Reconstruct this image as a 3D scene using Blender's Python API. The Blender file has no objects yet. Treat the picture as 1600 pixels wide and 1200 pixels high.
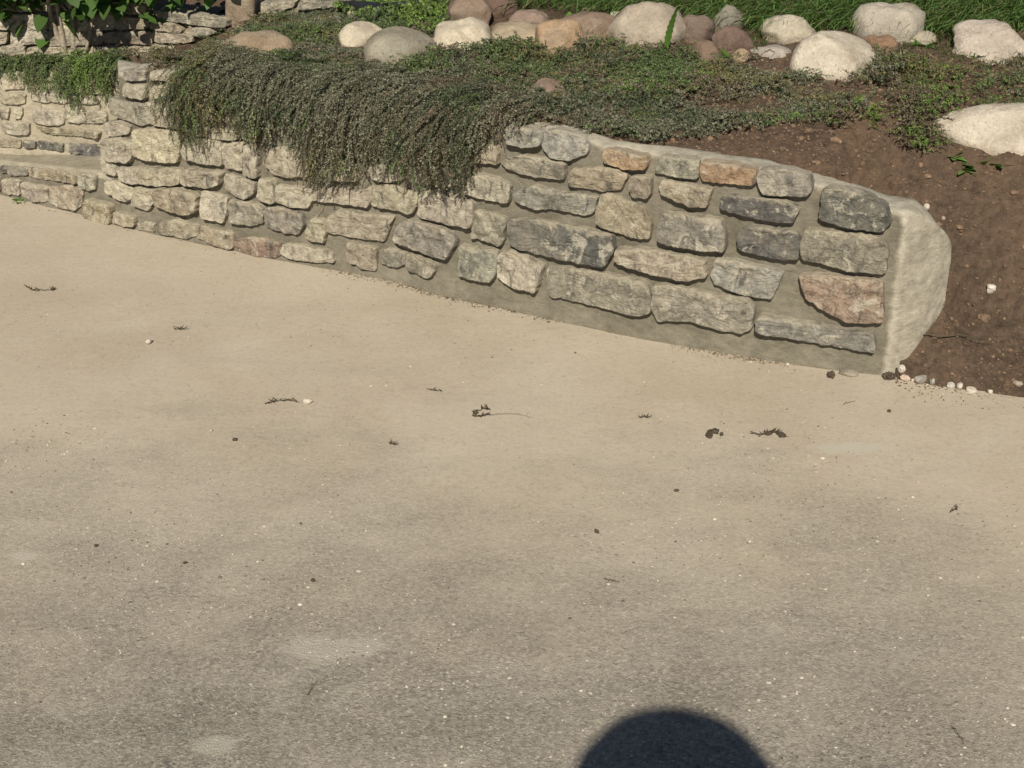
import bpy, bmesh, math, random
import numpy as np
from mathutils import Vector, Matrix

random.seed(7)
RNG = np.random.default_rng(7)
scene = bpy.context.scene
COL = scene.collection

# ------------------------------------------------------------------ camera
F, PITCH, CAMH = 2200.0, math.radians(26.0), 1.65      # focal length in photo pixels (1600 wide)
cam_data = bpy.data.cameras.new("camera")
cam = bpy.data.objects.new("camera", cam_data)
COL.objects.link(cam)
cam.location = (0, 0, CAMH)
cam.rotation_euler = (math.radians(90) - PITCH, 0, 0)
cam_data.sensor_width = 36
cam_data.lens = 36 * F / 1600
cam_data.clip_start = 0.05
cam_data.clip_end = 500
scene.camera = cam

# ------------------------------------------------------------------ sky and sun
SUN_EL = math.radians(38.7)
SUN_AZ = math.atan2(0.27, 2.08)                 # light travels towards +Y, slightly +X
LDIR = Vector((math.sin(SUN_AZ) * math.cos(SUN_EL), math.cos(SUN_AZ) * math.cos(SUN_EL), -math.sin(SUN_EL)))
world = bpy.data.worlds.new("World")
scene.world = world
world.use_nodes = True
wn = world.node_tree
wn.nodes.clear()
sky = wn.nodes.new("ShaderNodeTexSky")
sky.sky_type = 'NISHITA'
sky.sun_disc = False
sky.air_density = 0.7
sky.dust_density = 0.4
sky.sun_elevation = SUN_EL
sky.sun_rotation = math.atan2(-LDIR.x, -LDIR.y)
bg = wn.nodes.new("ShaderNodeBackground")
bg.inputs[1].default_value = 0.05
wo = wn.nodes.new("ShaderNodeOutputWorld")
wn.links.new(sky.outputs[0], bg.inputs[0])
wn.links.new(bg.outputs[0], wo.inputs[0])
sun_data = bpy.data.lights.new("sun", 'SUN')
sun_data.energy = 5.0
sun_data.angle = math.radians(0.53)
sun_data.color = (1.0, 0.93, 0.80)
sun = bpy.data.objects.new("sun", sun_data)
sun.rotation_euler = LDIR.to_track_quat('-Z', 'Y').to_euler()
sun.location = (-2, -8, 8)
COL.objects.link(sun)
scene.view_settings.view_transform = 'Standard'
scene.view_settings.look = 'None'
scene.view_settings.exposure = 0.08
scene.view_settings.gamma = 1.0
scene.view_settings.use_curve_mapping = False
scene.cycles.max_bounces = 4

# ------------------------------------------------------------------ measuring helpers
CP, SP = math.cos(PITCH), math.sin(PITCH)
def ray(px, py):
    u = (px - 800) / F; v = (600 - py) / F
    return np.array([u, CP + v * SP, -SP + v * CP])
def gp(px, py, z=0.0):
    d = ray(px, py); t = (z - CAMH) / d[2]
    return np.array([0, 0, CAMH]) + d * t
def project(P):
    P = np.asarray(P, float)
    x = P[..., 0]; y = P[..., 1]; z = P[..., 2] - CAMH
    dep = y * CP - z * SP
    up = y * SP + z * CP
    return 800 + F * x / dep, 600 - F * up / dep
def _hash(ix, iy, iz, seed):
    h = (ix * 374761393 + iy * 668265263 + iz * 2147483647 + seed * 1274126177) & 0xffffffff
    h = ((h ^ (h >> 13)) * 1274126177) & 0xffffffff
    h = ((h ^ (h >> 16)) * 2246822519) & 0xffffffff
    return ((h ^ (h >> 15)) & 0xffffff) / float(0xffffff) * 2 - 1
def vnoise(P, seed=0):
    P = np.asarray(P, float)
    i = np.floor(P).astype(np.int64); f = P - i
    w = f * f * (3 - 2 * f)
    r = 0
    for a in (0, 1):
        for b in (0, 1):
            for c in (0, 1):
                wt = (w[..., 0] if a else 1 - w[..., 0]) * (w[..., 1] if b else 1 - w[..., 1]) * (w[..., 2] if c else 1 - w[..., 2])
                r = r + wt * _hash(i[..., 0] + a, i[..., 1] + b, i[..., 2] + c, seed)
    return r
def fbm(P, octaves=4, seed=0, gain=0.5):
    P = np.asarray(P, float); r = 0; a = 1.0
    for k in range(octaves):
        r = r + a * vnoise(P * (2 ** k) + 17.3 * k, seed + k); a *= gain
    return r
def in_poly(x, y, poly):
    x = np.asarray(x, float); y = np.asarray(y, float)
    r = np.zeros(x.shape, bool)
    n = len(poly)
    for k in range(n):
        x0, y0 = poly[k]; x1, y1 = poly[(k + 1) % n]
        if y0 == y1: continue
        c = ((y0 > y) != (y1 > y)) & (x < (x1 - x0) * (y - y0) / (y1 - y0) + x0)
        r ^= c
    return r

# ------------------------------------------------------------------ object helpers
def tag(o, label=None, cat=None, group=None, kind=None):
    if label: o["label"] = label
    if cat: o["category"] = cat
    if group: o["group"] = group
    if kind: o["kind"] = kind
    return o
def empty(name, loc=(0, 0, 0)):
    o = bpy.data.objects.new(name, None)
    o.empty_display_size = 0.1
    o.location = loc
    COL.objects.link(o)
    return o
def mesh_np(name, V, Fc, mat, smooth=True, col=None):
    """mesh from numpy: V (n,3), Fc (m,3|4) faces"""
    V = np.ascontiguousarray(V, dtype=np.float32); Fc = np.ascontiguousarray(Fc, dtype=np.int32)
    m = bpy.data.meshes.new(name)
    m.vertices.add(len(V)); m.vertices.foreach_set("co", V.ravel())
    k = Fc.shape[1]
    m.loops.add(Fc.size); m.loops.foreach_set("vertex_index", Fc.ravel())
    m.polygons.add(len(Fc))
    m.polygons.foreach_set("loop_start", np.arange(0, Fc.size, k, dtype=np.int32))
    m.polygons.foreach_set("loop_total", np.full(len(Fc), k, dtype=np.int32))
    m.polygons.foreach_set("use_smooth", np.full(len(Fc), smooth, dtype=bool))
    m.update(calc_edges=True)
    if col is not None:
        a = m.color_attributes.new("Col", 'FLOAT_COLOR', 'POINT')
        c = np.ones((len(V), 4), np.float32); c[:, :3] = col
        a.data.foreach_set("color", c.ravel())
    m.materials.append(mat)
    return m
def link(name, mesh, parent=None):
    o = bpy.data.objects.new(name, mesh)
    COL.objects.link(o)
    if parent: o.parent = parent
    return o
def grid_faces(nu, nv, wrap_u=False):
    a = np.arange(nu * nv).reshape(nv, nu)
    if wrap_u: a = np.concatenate([a, a[:, :1]], 1)
    return np.stack([a[:-1, :-1], a[:-1, 1:], a[1:, 1:], a[1:, :-1]], -1).reshape(-1, 4)
def tube(pts, radii, sides=6):
    """open tapered tube along pts"""
    pts = np.asarray(pts, float); n = len(pts)
    T = np.gradient(pts, axis=0); T /= np.linalg.norm(T, axis=1)[:, None] + 1e-9
    ref = np.array([0.3, 0.2, 1.0]) if abs(T[0][2]) < .9 else np.array([1.0, .1, 0])
    A = np.cross(T, ref); A /= np.linalg.norm(A, axis=1)[:, None] + 1e-9
    B = np.cross(T, A)
    th = np.linspace(0, 2 * np.pi, sides, endpoint=False)
    r = np.asarray(radii, float).reshape(-1, 1, 1) * np.ones((n, 1, 1))
    V = pts[:, None, :] + r * (np.cos(th)[None, :, None] * A[:, None, :] + np.sin(th)[None, :, None] * B[:, None, :])
    return V.reshape(-1, 3), grid_faces(sides, n, True)
def join_parts(parts):
    Vs, Fs, o = [], [], 0
    for V, Fc in parts:
        Vs.append(V); Fs.append(Fc + o); o += len(V)
    return np.concatenate(Vs), np.concatenate(Fs)

# ------------------------------------------------------------------ materials
class NT:
    def __init__(s, name):
        s.m = bpy.data.materials.new(name); s.m.use_nodes = True
        s.t = s.m.node_tree; s.t.nodes.clear()
        s.out = s.t.nodes.new("ShaderNodeOutputMaterial")
        s.b = s.t.nodes.new("ShaderNodeBsdfPrincipled")
        s.t.links.new(s.b.outputs[0], s.out.inputs[0])
        s.b.inputs["Roughness"].default_value = 0.9
        s.b.inputs["Specular IOR Level"].default_value = 0.25
    def n(s, typ, **kw):
        nd = s.t.nodes.new(typ)
        for k, v in kw.items(): setattr(nd, k, v)
        return nd
    def set(s, sock, v):
        if isinstance(v, bpy.types.NodeSocket): s.t.links.new(v, sock)
        else: sock.default_value = v
    def coord(s, rand=False):
        tc = s.n("ShaderNodeTexCoord")
        if not rand: return tc.outputs["Object"]
        oi = s.n("ShaderNodeObjectInfo")
        vm = s.n("ShaderNodeVectorMath", operation='ADD')
        sc = s.n("ShaderNodeVectorMath", operation='SCALE')
        cx = s.n("ShaderNodeCombineXYZ")
        for k in range(3): s.t.links.new(oi.outputs["Random"], cx.inputs[k])
        s.t.links.new(cx.outputs[0], sc.inputs[0]); sc.inputs["Scale"].default_value = 37.0
        s.t.links.new(tc.outputs["Object"], vm.inputs[0]); s.t.links.new(sc.outputs[0], vm.inputs[1])
        return vm.outputs[0]
    def noise(s, co, scale, detail=4, rough=0.55, dist=0.0):
        nd = s.n("ShaderNodeTexNoise")
        s.t.links.new(co, nd.inputs["Vector"])
        nd.inputs["Scale"].default_value = scale; nd.inputs["Detail"].default_value = detail
        nd.inputs["Roughness"].default_value = rough; nd.inputs["Distortion"].default_value = dist
        return nd.outputs["Fac"]
    def vor(s, co, scale, out="Color", feature='F1', rand=1.0):
        nd = s.n("ShaderNodeTexVoronoi", feature=feature)
        s.t.links.new(co, nd.inputs["Vector"]); nd.inputs["Scale"].default_value = scale
        nd.inputs["Randomness"].default_value = rand
        return nd.outputs[out]
    def ramp(s, v, a, b):
        nd = s.n("ShaderNodeMapRange"); nd.clamp = True
        s.t.links.new(v, nd.inputs[0]); nd.inputs[1].default_value = a; nd.inputs[2].default_value = b
        return nd.outputs[0]
    def mix(s, f, a, b, mode='MIX'):
        nd = s.n("ShaderNodeMix", data_type='RGBA', blend_type=mode)
        s.set(nd.inputs[0], f)
        for k, v in ((6, a), (7, b)):
            if isinstance(v, tuple): v = v if len(v) == 4 else v + (1,)
            s.set(nd.inputs[k], v)
        return nd.outputs[2]
    def math(s, op, a, b=0.0):
        nd = s.n("ShaderNodeMath", operation=op); s.set(nd.inputs[0], a); s.set(nd.inputs[1], b)
        return nd.outputs[0]
    def stretch(s, co, sc):
        nd = s.n("ShaderNodeMapping"); s.t.links.new(co, nd.inputs[0]); nd.inputs["Scale"].default_value = sc
        return nd.outputs[0]
    def bump(s, h, strength=0.5, dist=0.01, prev=None):
        nd = s.n("ShaderNodeBump"); nd.inputs["Strength"].default_value = strength; nd.inputs["Distance"].default_value = dist
        s.t.links.new(h, nd.inputs["Height"])
        if prev: s.t.links.new(prev, nd.inputs["Normal"])
        return nd.outputs[0]
    def fin(s, col, nrm=None):
        s.set(s.b.inputs["Base Color"], col if not isinstance(col, tuple) else col + (1,))
        if nrm: s.t.links.new(nrm, s.b.inputs["Normal"])
        return s.m

def m_stone(name, patch=0.5):
    k = NT(name); co = k.coord(True)
    oc = k.n("ShaderNodeObjectInfo").outputs["Color"]
    def mul(c, f): return k.mix(1.0, c, (f, f, f * .99), 'MULTIPLY')
    a = k.noise(co, 30, 8, .70, .3)
    c = k.mix(k.ramp(a, .36, .64), mul(oc, .60), mul(oc, 1.22))
    warm = k.ramp(k.noise(co, 8, 4, .6, .5), .50, .64)
    c = k.mix(k.math('MULTIPLY', warm, .38), c, (.375, .322, .240))
    pale = k.ramp(k.noise(co, 17, 8, .72, .8), .545, .60)
    c = k.mix(k.math('MULTIPLY', pale, .68), c, (.52, .475, .375))
    dark = k.ramp(k.noise(k.stretch(co, (1.3, 1, .5)), 20, 7, .68, .5), .56, .64)
    c = k.mix(k.math('MULTIPLY', dark, .72), c, (.080, .076, .070))
    fine = k.noise(co, 150, 6, .75)
    c = k.mix(k.math('MULTIPLY', k.ramp(fine, .55, .68), .55), c, mul(c, 1.55))
    c = k.mix(k.math('MULTIPLY', k.ramp(fine, .47, .36), .60), c, mul(c, .5))
    # paler cream tone towards the top of each stone, with a ragged limit
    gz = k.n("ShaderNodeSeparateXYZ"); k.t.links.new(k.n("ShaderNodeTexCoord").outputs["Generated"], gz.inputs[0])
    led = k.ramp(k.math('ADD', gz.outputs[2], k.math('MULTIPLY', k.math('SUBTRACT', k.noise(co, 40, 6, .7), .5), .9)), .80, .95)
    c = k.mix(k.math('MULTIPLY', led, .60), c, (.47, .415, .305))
    chip = k.vor(co, 42, "Distance")
    nb = k.bump(k.noise(co, 36, 8, .74), .9, .014)
    nb = k.bump(chip, .35, .006, nb)
    nb = k.bump(fine, .55, .004, nb)
    return k.fin(c, nb)

def m_boulder():
    k = NT("boulder_stone"); co = k.coord(True)
    oc = k.n("ShaderNodeObjectInfo").outputs["Color"]
    def mul(c, f, g=1.0): return k.mix(1.0, c, (f, f * g, f * g * g), 'MULTIPLY')
    a = k.noise(co, 7, 8, .68, .4)
    c = k.mix(k.ramp(a, .36, .64), mul(oc, .70, .97), mul(oc, 1.16))
    st = k.ramp(k.noise(co, 13, 8, .74, .8), .54, .62)
    c = k.mix(k.math('MULTIPLY', st, .50), c, mul(oc, .55, .86))
    gr = k.ramp(k.noise(co, 5, 4, .6), .5, .66)
    c = k.mix(k.math('MULTIPLY', gr, .30), c, (.27, .255, .215))
    fine = k.noise(co, 130, 6, .75)
    c = k.mix(k.math('MULTIPLY', k.ramp(fine, .54, .68), .45), c, mul(c, 1.35))
    c = k.mix(k.math('MULTIPLY', k.ramp(fine, .47, .34), .60), c, mul(c, .52))
    pits = k.ramp(k.vor(co, 48, "Distance"), .04, .20)
    c = k.mix(k.math('MULTIPLY', k.math('SUBTRACT', 1.0, pits), k.ramp(a, .45, .6)), c, mul(oc, .5, .9))
    gz = k.n("ShaderNodeSeparateXYZ"); k.t.links.new(k.n("ShaderNodeTexCoord").outputs["Generated"], gz.inputs[0])
    mud = k.ramp(k.math('ADD', gz.outputs[2], k.math('MULTIPLY', k.math('SUBTRACT', k.noise(co, 18, 6, .7), .5), .7)), .52, .34)
    c = k.mix(k.math('MULTIPLY', mud, .55), c, (.20, .14, .095))          # soil splashed and dried on the lower flanks
    nb = k.bump(k.noise(co, 26, 8, .70), .75, .018)
    nb = k.bump(fine, .55, .004, nb)
    return k.fin(c, nb)

def m_mortar(name, base, light, base2=None, light2=None):
    """troweled mortar; where the mesh's Col is 1 it is the paler dry render"""
    k = NT(name); co = k.coord()
    a = k.noise(co, 6, 7, .64, .5)
    f0 = k.ramp(a, .34, .66)
    c = k.mix(f0, base, light)
    if base2:
        at = k.n("ShaderNodeAttribute", attribute_name="Col").outputs["Fac"]
        sm = k.ramp(k.math('ADD', at, k.math('MULTIPLY', k.math('SUBTRACT', k.noise(co, 22, 5, .6), .5), .8)), .35, .65)
        c = k.mix(sm, c, k.mix(k.ramp(k.noise(co, 16, 7, .7, .6), .36, .64), base2, light2))
    b = k.noise(k.stretch(co, (1, 1, 1.8)), 34, 7, .68, .3)
    c = k.mix(.8, c, k.mix(k.ramp(b, .34, .66), k.mix(1.0, c, (.74, .73, .70), 'MULTIPLY'), k.mix(1.0, c, (1.18, 1.18, 1.17), 'MULTIPLY')))
    f = k.noise(co, 330, 4, .65)
    c = k.mix(k.math('MULTIPLY', k.ramp(f, .46, .34), .5), c, k.mix(1.0, c, (.5, .5, .48), 'MULTIPLY'))
    c = k.mix(k.math('MULTIPLY', k.ramp(f, .56, .68), .4), c, k.mix(1.0, c, (1.5, 1.5, 1.5), 'MULTIPLY'))
    nb = k.bump(b, .55, .010)
    nb = k.bump(f, .4, .0018, nb)
    return k.fin(c, nb)

PATCHES = [(gp(520, 1014)[0], gp(520, 1014)[1], .13, .045), (gp(38, 868)[0], gp(38, 868)[1], .035, .02), (gp(1330, 700)[0], gp(1330, 700)[1], .10, .03), (gp(330, 1165)[0], gp(330, 1165)[1], .05, .03)]
def m_driveway():
    k = NT("driveway_concrete"); co = k.coord()
    sep = k.n("ShaderNodeSeparateXYZ"); k.t.links.new(co, sep.inputs[0])
    big = k.noise(co, 1.1, 4, .55, .3)
    med = k.noise(k.stretch(co, (1, 1.6, 1)), 4.5, 6, .62, .4)
    def mul(c, f): return k.mix(1.0, c, (f, f, f * .99), 'MULTIPLY')
    # fine dust washed down towards the wall lies over the grey, coarse-grained slab
    dust = k.math('ADD', k.math('MULTIPLY', k.math('SUBTRACT', sep.outputs["Y"], 2.02), .95), k.math('MULTIPLY', k.math('SUBTRACT', big, .5), 1.9))
    dust = k.math('ADD', dust, k.math('MULTIPLY', k.math('SUBTRACT', med, .5), .9))
    dust = k.math('ADD', dust, k.math('MULTIPLY', sep.outputs["X"], .16))
    dust = k.ramp(dust, -.35, 1.05)
    slab = k.mix(k.ramp(med, .3, .7), (.262, .234, .192), (.335, .303, .253))
    # aggregate: irregular grains, warped so that no cell pattern shows
    wv = k.n("ShaderNodeTexNoise"); k.t.links.new(co, wv.inputs["Vector"]); wv.inputs["Scale"].default_value = 160; wv.inputs["Detail"].default_value = 3
    wm = k.n("ShaderNodeVectorMath", operation='MULTIPLY_ADD'); k.t.links.new(wv.outputs["Color"], wm.inputs[0]); wm.inputs[1].default_value = (.006, .006, .006); k.t.links.new(co, wm.inputs[2])
    v1 = k.n("ShaderNodeTexVoronoi"); k.t.links.new(wm.outputs[0], v1.inputs["Vector"]); v1.inputs["Scale"].default_value = 170
    sv = k.n("ShaderNodeSeparateColor"); k.t.links.new(v1.outputs["Color"], sv.inputs[0])
    n1 = k.noise(co, 230, 5, .70, .4); n2 = k.noise(co, 90, 5, .68, .5)
    n3 = k.noise(co, 120, 3, .6, 1.2)
    agg = k.mix(k.ramp(n2, .40, .60), mul(slab, .58), mul(slab, 1.34))
    agg = k.mix(.35, agg, k.mix(k.ramp(n3, .42, .58), mul(slab, .50), mul(slab, 1.55)))
    agg = k.mix(.45, agg, k.mix(sv.outputs[0], mul(slab, .45), mul(slab, 1.6)))
    pale = k.ramp(k.math('MULTIPLY', sv.outputs[1], k.ramp(n3, .25, .50)), .88, .95)
    agg = k.mix(k.math('MULTIPLY', pale, .75), agg, (.56, .51, .42))
    dcol = k.mix(k.ramp(k.noise(co, 2.3, 6, .62, .5), .3, .7), (.450, .380, .286), (.525, .458, .356))
    tan = k.ramp(k.noise(co, 1.7, 5, .6, .3), .48, .66)
    dcol = k.mix(k.math('MULTIPLY', tan, .40), dcol, (.415, .335, .232))
    dcol = k.mix(k.math('MULTIPLY', k.ramp(n2, .47, .32), .55), dcol, mul(dcol, .68))
    n4 = k.noise(k.stretch(co, (1, 1.5, 1)), 34, 6, .72, .6)
    dcol = k.mix(k.math('MULTIPLY', k.ramp(n4, .50, .36), .40), dcol, k.mix(1.0, dcol, (.80, .79, .80), 'MULTIPLY'))
    dcol = k.mix(k.math('MULTIPLY', k.ramp(n4, .56, .68), .40), dcol, mul(dcol, 1.14))
    dcol = k.mix(k.math('MULTIPLY', k.ramp(n1, .55, .68), .45), dcol, mul(dcol, 1.28))
    c = k.mix(k.math('MULTIPLY', dust, .90), agg, dcol)
    # pale scuffs of cement
    sc = k.math('MULTIPLY', k.ramp(k.noise(k.stretch(co, (1, 2.0, 1)), 6, 7, .68, .8), .56, .68), k.ramp(k.noise(co, 1.9, 2), .46, .58))
    c = k.mix(k.math('MULTIPLY', sc, .55), c, (.47, .43, .34))
    # three worn cement patches
    for (wx, wy, rx, ry) in PATCHES:
        mp = k.n("ShaderNodeMapping"); mp.vector_type = 'TEXTURE'; k.t.links.new(co, mp.inputs[0])
        mp.inputs["Location"].default_value = (wx, wy, 0); mp.inputs["Scale"].default_value = (rx, ry, 1)
        ln = k.n("ShaderNodeVectorMath", operation='LENGTH'); k.t.links.new(mp.outputs[0], ln.inputs[0])
        pm = k.ramp(k.math('ADD', ln.outputs["Value"], k.math('MULTIPLY', k.math('SUBTRACT', k.noise(co, 14, 7, .7, .6), .5), 2.6)), 1.1, .55)
        c = k.mix(k.math('MULTIPLY', pm, .75), c, (.490, .445, .362))
    # greyish smooth streaks in the dust
    gs = k.ramp(k.noise(k.stretch(co, (.7, 2.2, 1)), 2.4, 5, .55, .6), .52, .68)
    c = k.mix(k.math('MULTIPLY', gs, .16), c, (.330, .292, .236))
    # isolated dark specks
    v3 = k.n("ShaderNodeTexVoronoi"); k.t.links.new(wm.outputs[0], v3.inputs["Vector"]); v3.inputs["Scale"].default_value = 60
    s3 = k.n("ShaderNodeSeparateColor"); k.t.links.new(v3.outputs["Color"], s3.inputs[0])
    sp = k.math('MULTIPLY', k.math('GREATER_THAN', s3.outputs[0], .88), k.ramp(v3.outputs["Distance"], .16, .08))
    c = k.mix(k.math('MULTIPLY', sp, .55), c, (.12, .095, .065))
    hh = k.math('MULTIPLY', k.math('ADD', n3, n1), k.math('SUBTRACT', 1.10, dust))
    nb = k.bump(k.noise(co, 5, 4, .5), .25, .01)
    nb = k.bump(hh, .8, .005, nb)
    return k.fin(c, nb)

def m_soil():
    k = NT("soil"); co = k.coord()
    a = k.noise(co, 3.5, 6, .62, .4)
    c = k.mix(k.ramp(a, .36, .64), (.110, .076, .051), (.255, .160, .100))
    b = k.noise(co, 40, 8, .74, .3)
    c = k.mix(.65, c, k.mix(k.ramp(b, .36, .64), (.062, .044, .031), (.225, .155, .103)))
    f = k.noise(co, 170, 6, .75)
    c = k.mix(k.math('MULTIPLY', k.ramp(f, .60, .72), .6), c, (.26, .20, .145))
    nb = k.bump(b, 1.0, .022)
    nb = k.bump(f, .8, .006, nb)
    return k.fin(c, nb)

def m_attr(name, rough=.75, trans=0.0, var=.25):
    k = NT(name)
    at = k.n("ShaderNodeAttribute", attribute_name="Col").outputs["Color"]
    f = k.noise(k.coord(), 70, 2)
    c = k.mix(var, at, k.mix(k.ramp(f, .3, .7), k.mix(1.0, at, (.5, .5, .5), 'MULTIPLY'), k.mix(1.0, at, (1.5, 1.5, 1.4), 'MULTIPLY')))
    k.b.inputs["Roughness"].default_value = rough
    m = k.fin(c)
    if trans:
        tr = k.n("ShaderNodeBsdfTranslucent"); k.t.links.new(k.mix(1.0, c, (1.3, 1.5, .6), 'MULTIPLY'), tr.inputs[0])
        mx = k.n("ShaderNodeMixShader"); mx.inputs[0].default_value = trans
        k.t.links.new(k.b.outputs[0], mx.inputs[1]); k.t.links.new(tr.outputs[0], mx.inputs[2])
        k.t.links.new(mx.outputs[0], k.out.inputs[0])
    return m
def m_plain(name, col, rough=.8, ns=60, amp=.3):
    k = NT(name); co = k.coord(True)
    f = k.noise(co, ns, 4, .6)
    c = k.mix(k.ramp(f, .3, .7), tuple(x * (1 - amp) for x in col), tuple(min(1, x * (1 + amp)) for x in col))
    k.b.inputs["Roughness"].default_value = rough
    return k.fin(c, k.bump(f, .3, .003))

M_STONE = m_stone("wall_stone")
M_BOULDER = m_boulder()
M_MORTAR = m_mortar("mortar", (.148, .132, .098), (.222, .200, .156), (.310, .280, .222), (.435, .400, .325))
M_RENDER = m_mortar("mortar_render", (.270, .240, .180), (.370, .332, .258))
M_DRIVE = m_driveway()
M_SOIL = m_soil()
M_LEAF = m_attr("thyme_leaf", .7, .12)
M_GRASS = m_attr("grass_blade", .55, .18)
M_SHRUBLEAF = m_attr("shrub_leaf", .6, .25, .2)
M_GRIT = m_attr("loose_grit", .9, 0, .3)
M_BARK = m_plain("bark", (.34, .29, .22), .85, 90, .4)
M_TWIG = m_plain("twig", (.085, .068, .045), .85, 200, .4)
M_CLOD = m_plain("dirt_clod", (.075, .060, .040), .95, 150, .4)
M_PLASTIC = m_plain("black_plastic", (.022, .023, .026), .45, 30, .3)

# ================================================================== STRUCTURE
def crv(points, n=260):
    """Catmull-Rom through plan points, resampled evenly"""
    P = np.array(points, float)
    P = np.vstack([2 * P[0] - P[1], P, 2 * P[-1] - P[-2]])
    out = []
    for k in range(1, len(P) - 2):
        for t in np.linspace(0, 1, 24, endpoint=False):
            a, b, c, d = P[k - 1], P[k], P[k + 1], P[k + 2]
            out.append(.5 * ((2 * b) + (-a + c) * t + (2 * a - 5 * b + 4 * c - d) * t * t + (-a + 3 * b - 3 * c + d) * t ** 3))
    out.append(P[-2]); out = np.array(out)
    s = np.r_[0, np.cumsum(np.linalg.norm(np.diff(out, axis=0), axis=1))]
    q = np.linspace(0, s[-1], n)
    return np.c_[np.interp(q, s, out[:, 0]), np.interp(q, s, out[:, 1])]
class Face:
    """a vertical wall face standing on a plan curve (left to right as seen from the drive)"""
    def __init__(s, pts, n=260):
        s.C = crv(pts, n)
        s.S = np.r_[0, np.cumsum(np.linalg.norm(np.diff(s.C, axis=0), axis=1))]
        T = np.gradient(s.C, axis=0); s.T = T / np.linalg.norm(T, axis=1)[:, None]
        s.N = np.c_[s.T[:, 1], -s.T[:, 0]]           # outward, towards the drive
    def at(s, q):
        return np.stack([np.interp(q, s.S, s.C[:, 0]), np.interp(q, s.S, s.C[:, 1])], -1)
    def nrm(s, q):
        v = np.stack([np.interp(q, s.S, s.N[:, 0]), np.interp(q, s.S, s.N[:, 1])], -1)
        return v / np.linalg.norm(v, axis=-1, keepdims=True)
    def hit(s, px, py, off=0.0):
        """arc position and height where the sight line meets the face"""
        d = ray(px, py); C = s.C + s.N * off
        cr = C[:, 0] * d[1] - C[:, 1] * d[0]           # sign change = crossing
        idx = np.where(np.sign(cr[:-1]) != np.sign(cr[1:]))[0]
        if len(idx) == 0:
            k = 0 if abs(cr[0]) < abs(cr[-1]) else len(cr) - 2
            f = cr[k] / (cr[k] - cr[k + 1])
        else:
            k = idx[0]; f = cr[k] / (cr[k] - cr[k + 1])
        p = C[k] * (1 - f) + C[k + 1] * f
        t = np.hypot(*p) / np.hypot(d[0], d[1])
        return s.S[k] + f * (s.S[k + 1] - s.S[k]), CAMH + d[2] * t

base_px = [(-480, 196), (-300, 232), (-150, 268), (0, 305), (130, 337), (200, 354), (330, 383), (440, 405), (600, 433), (700, 459), (850, 492), (1000, 524), (1180, 556), (1300, 574), (1386, 585)]
main = Face([gp(*p)[:2] for p in base_px], 420)
CORNER = main.C[-1].copy()
END = CORNER + np.array([.165, .105])
_bq = [main.hit(p, 300)[0] for p in (150, 800, 950, 1100, 1250, 1384)]
def backf(q): return np.interp(q, _bq, [.14, .075, .065, .085, .105, .13])
top_px = [(185, 112), (195, 107), (290, 113), (400, 132), (600, 163), (800, 198), (870, 203), (950, 228), (1030, 240), (1100, 249), (1190, 265), (1290, 292), (1386, 328)]
_tp = sorted(main.hit(*p) for p in top_px)
def main_top(q): return np.interp(q, [a for a, b in _tp], [b for a, b in _tp])

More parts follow.
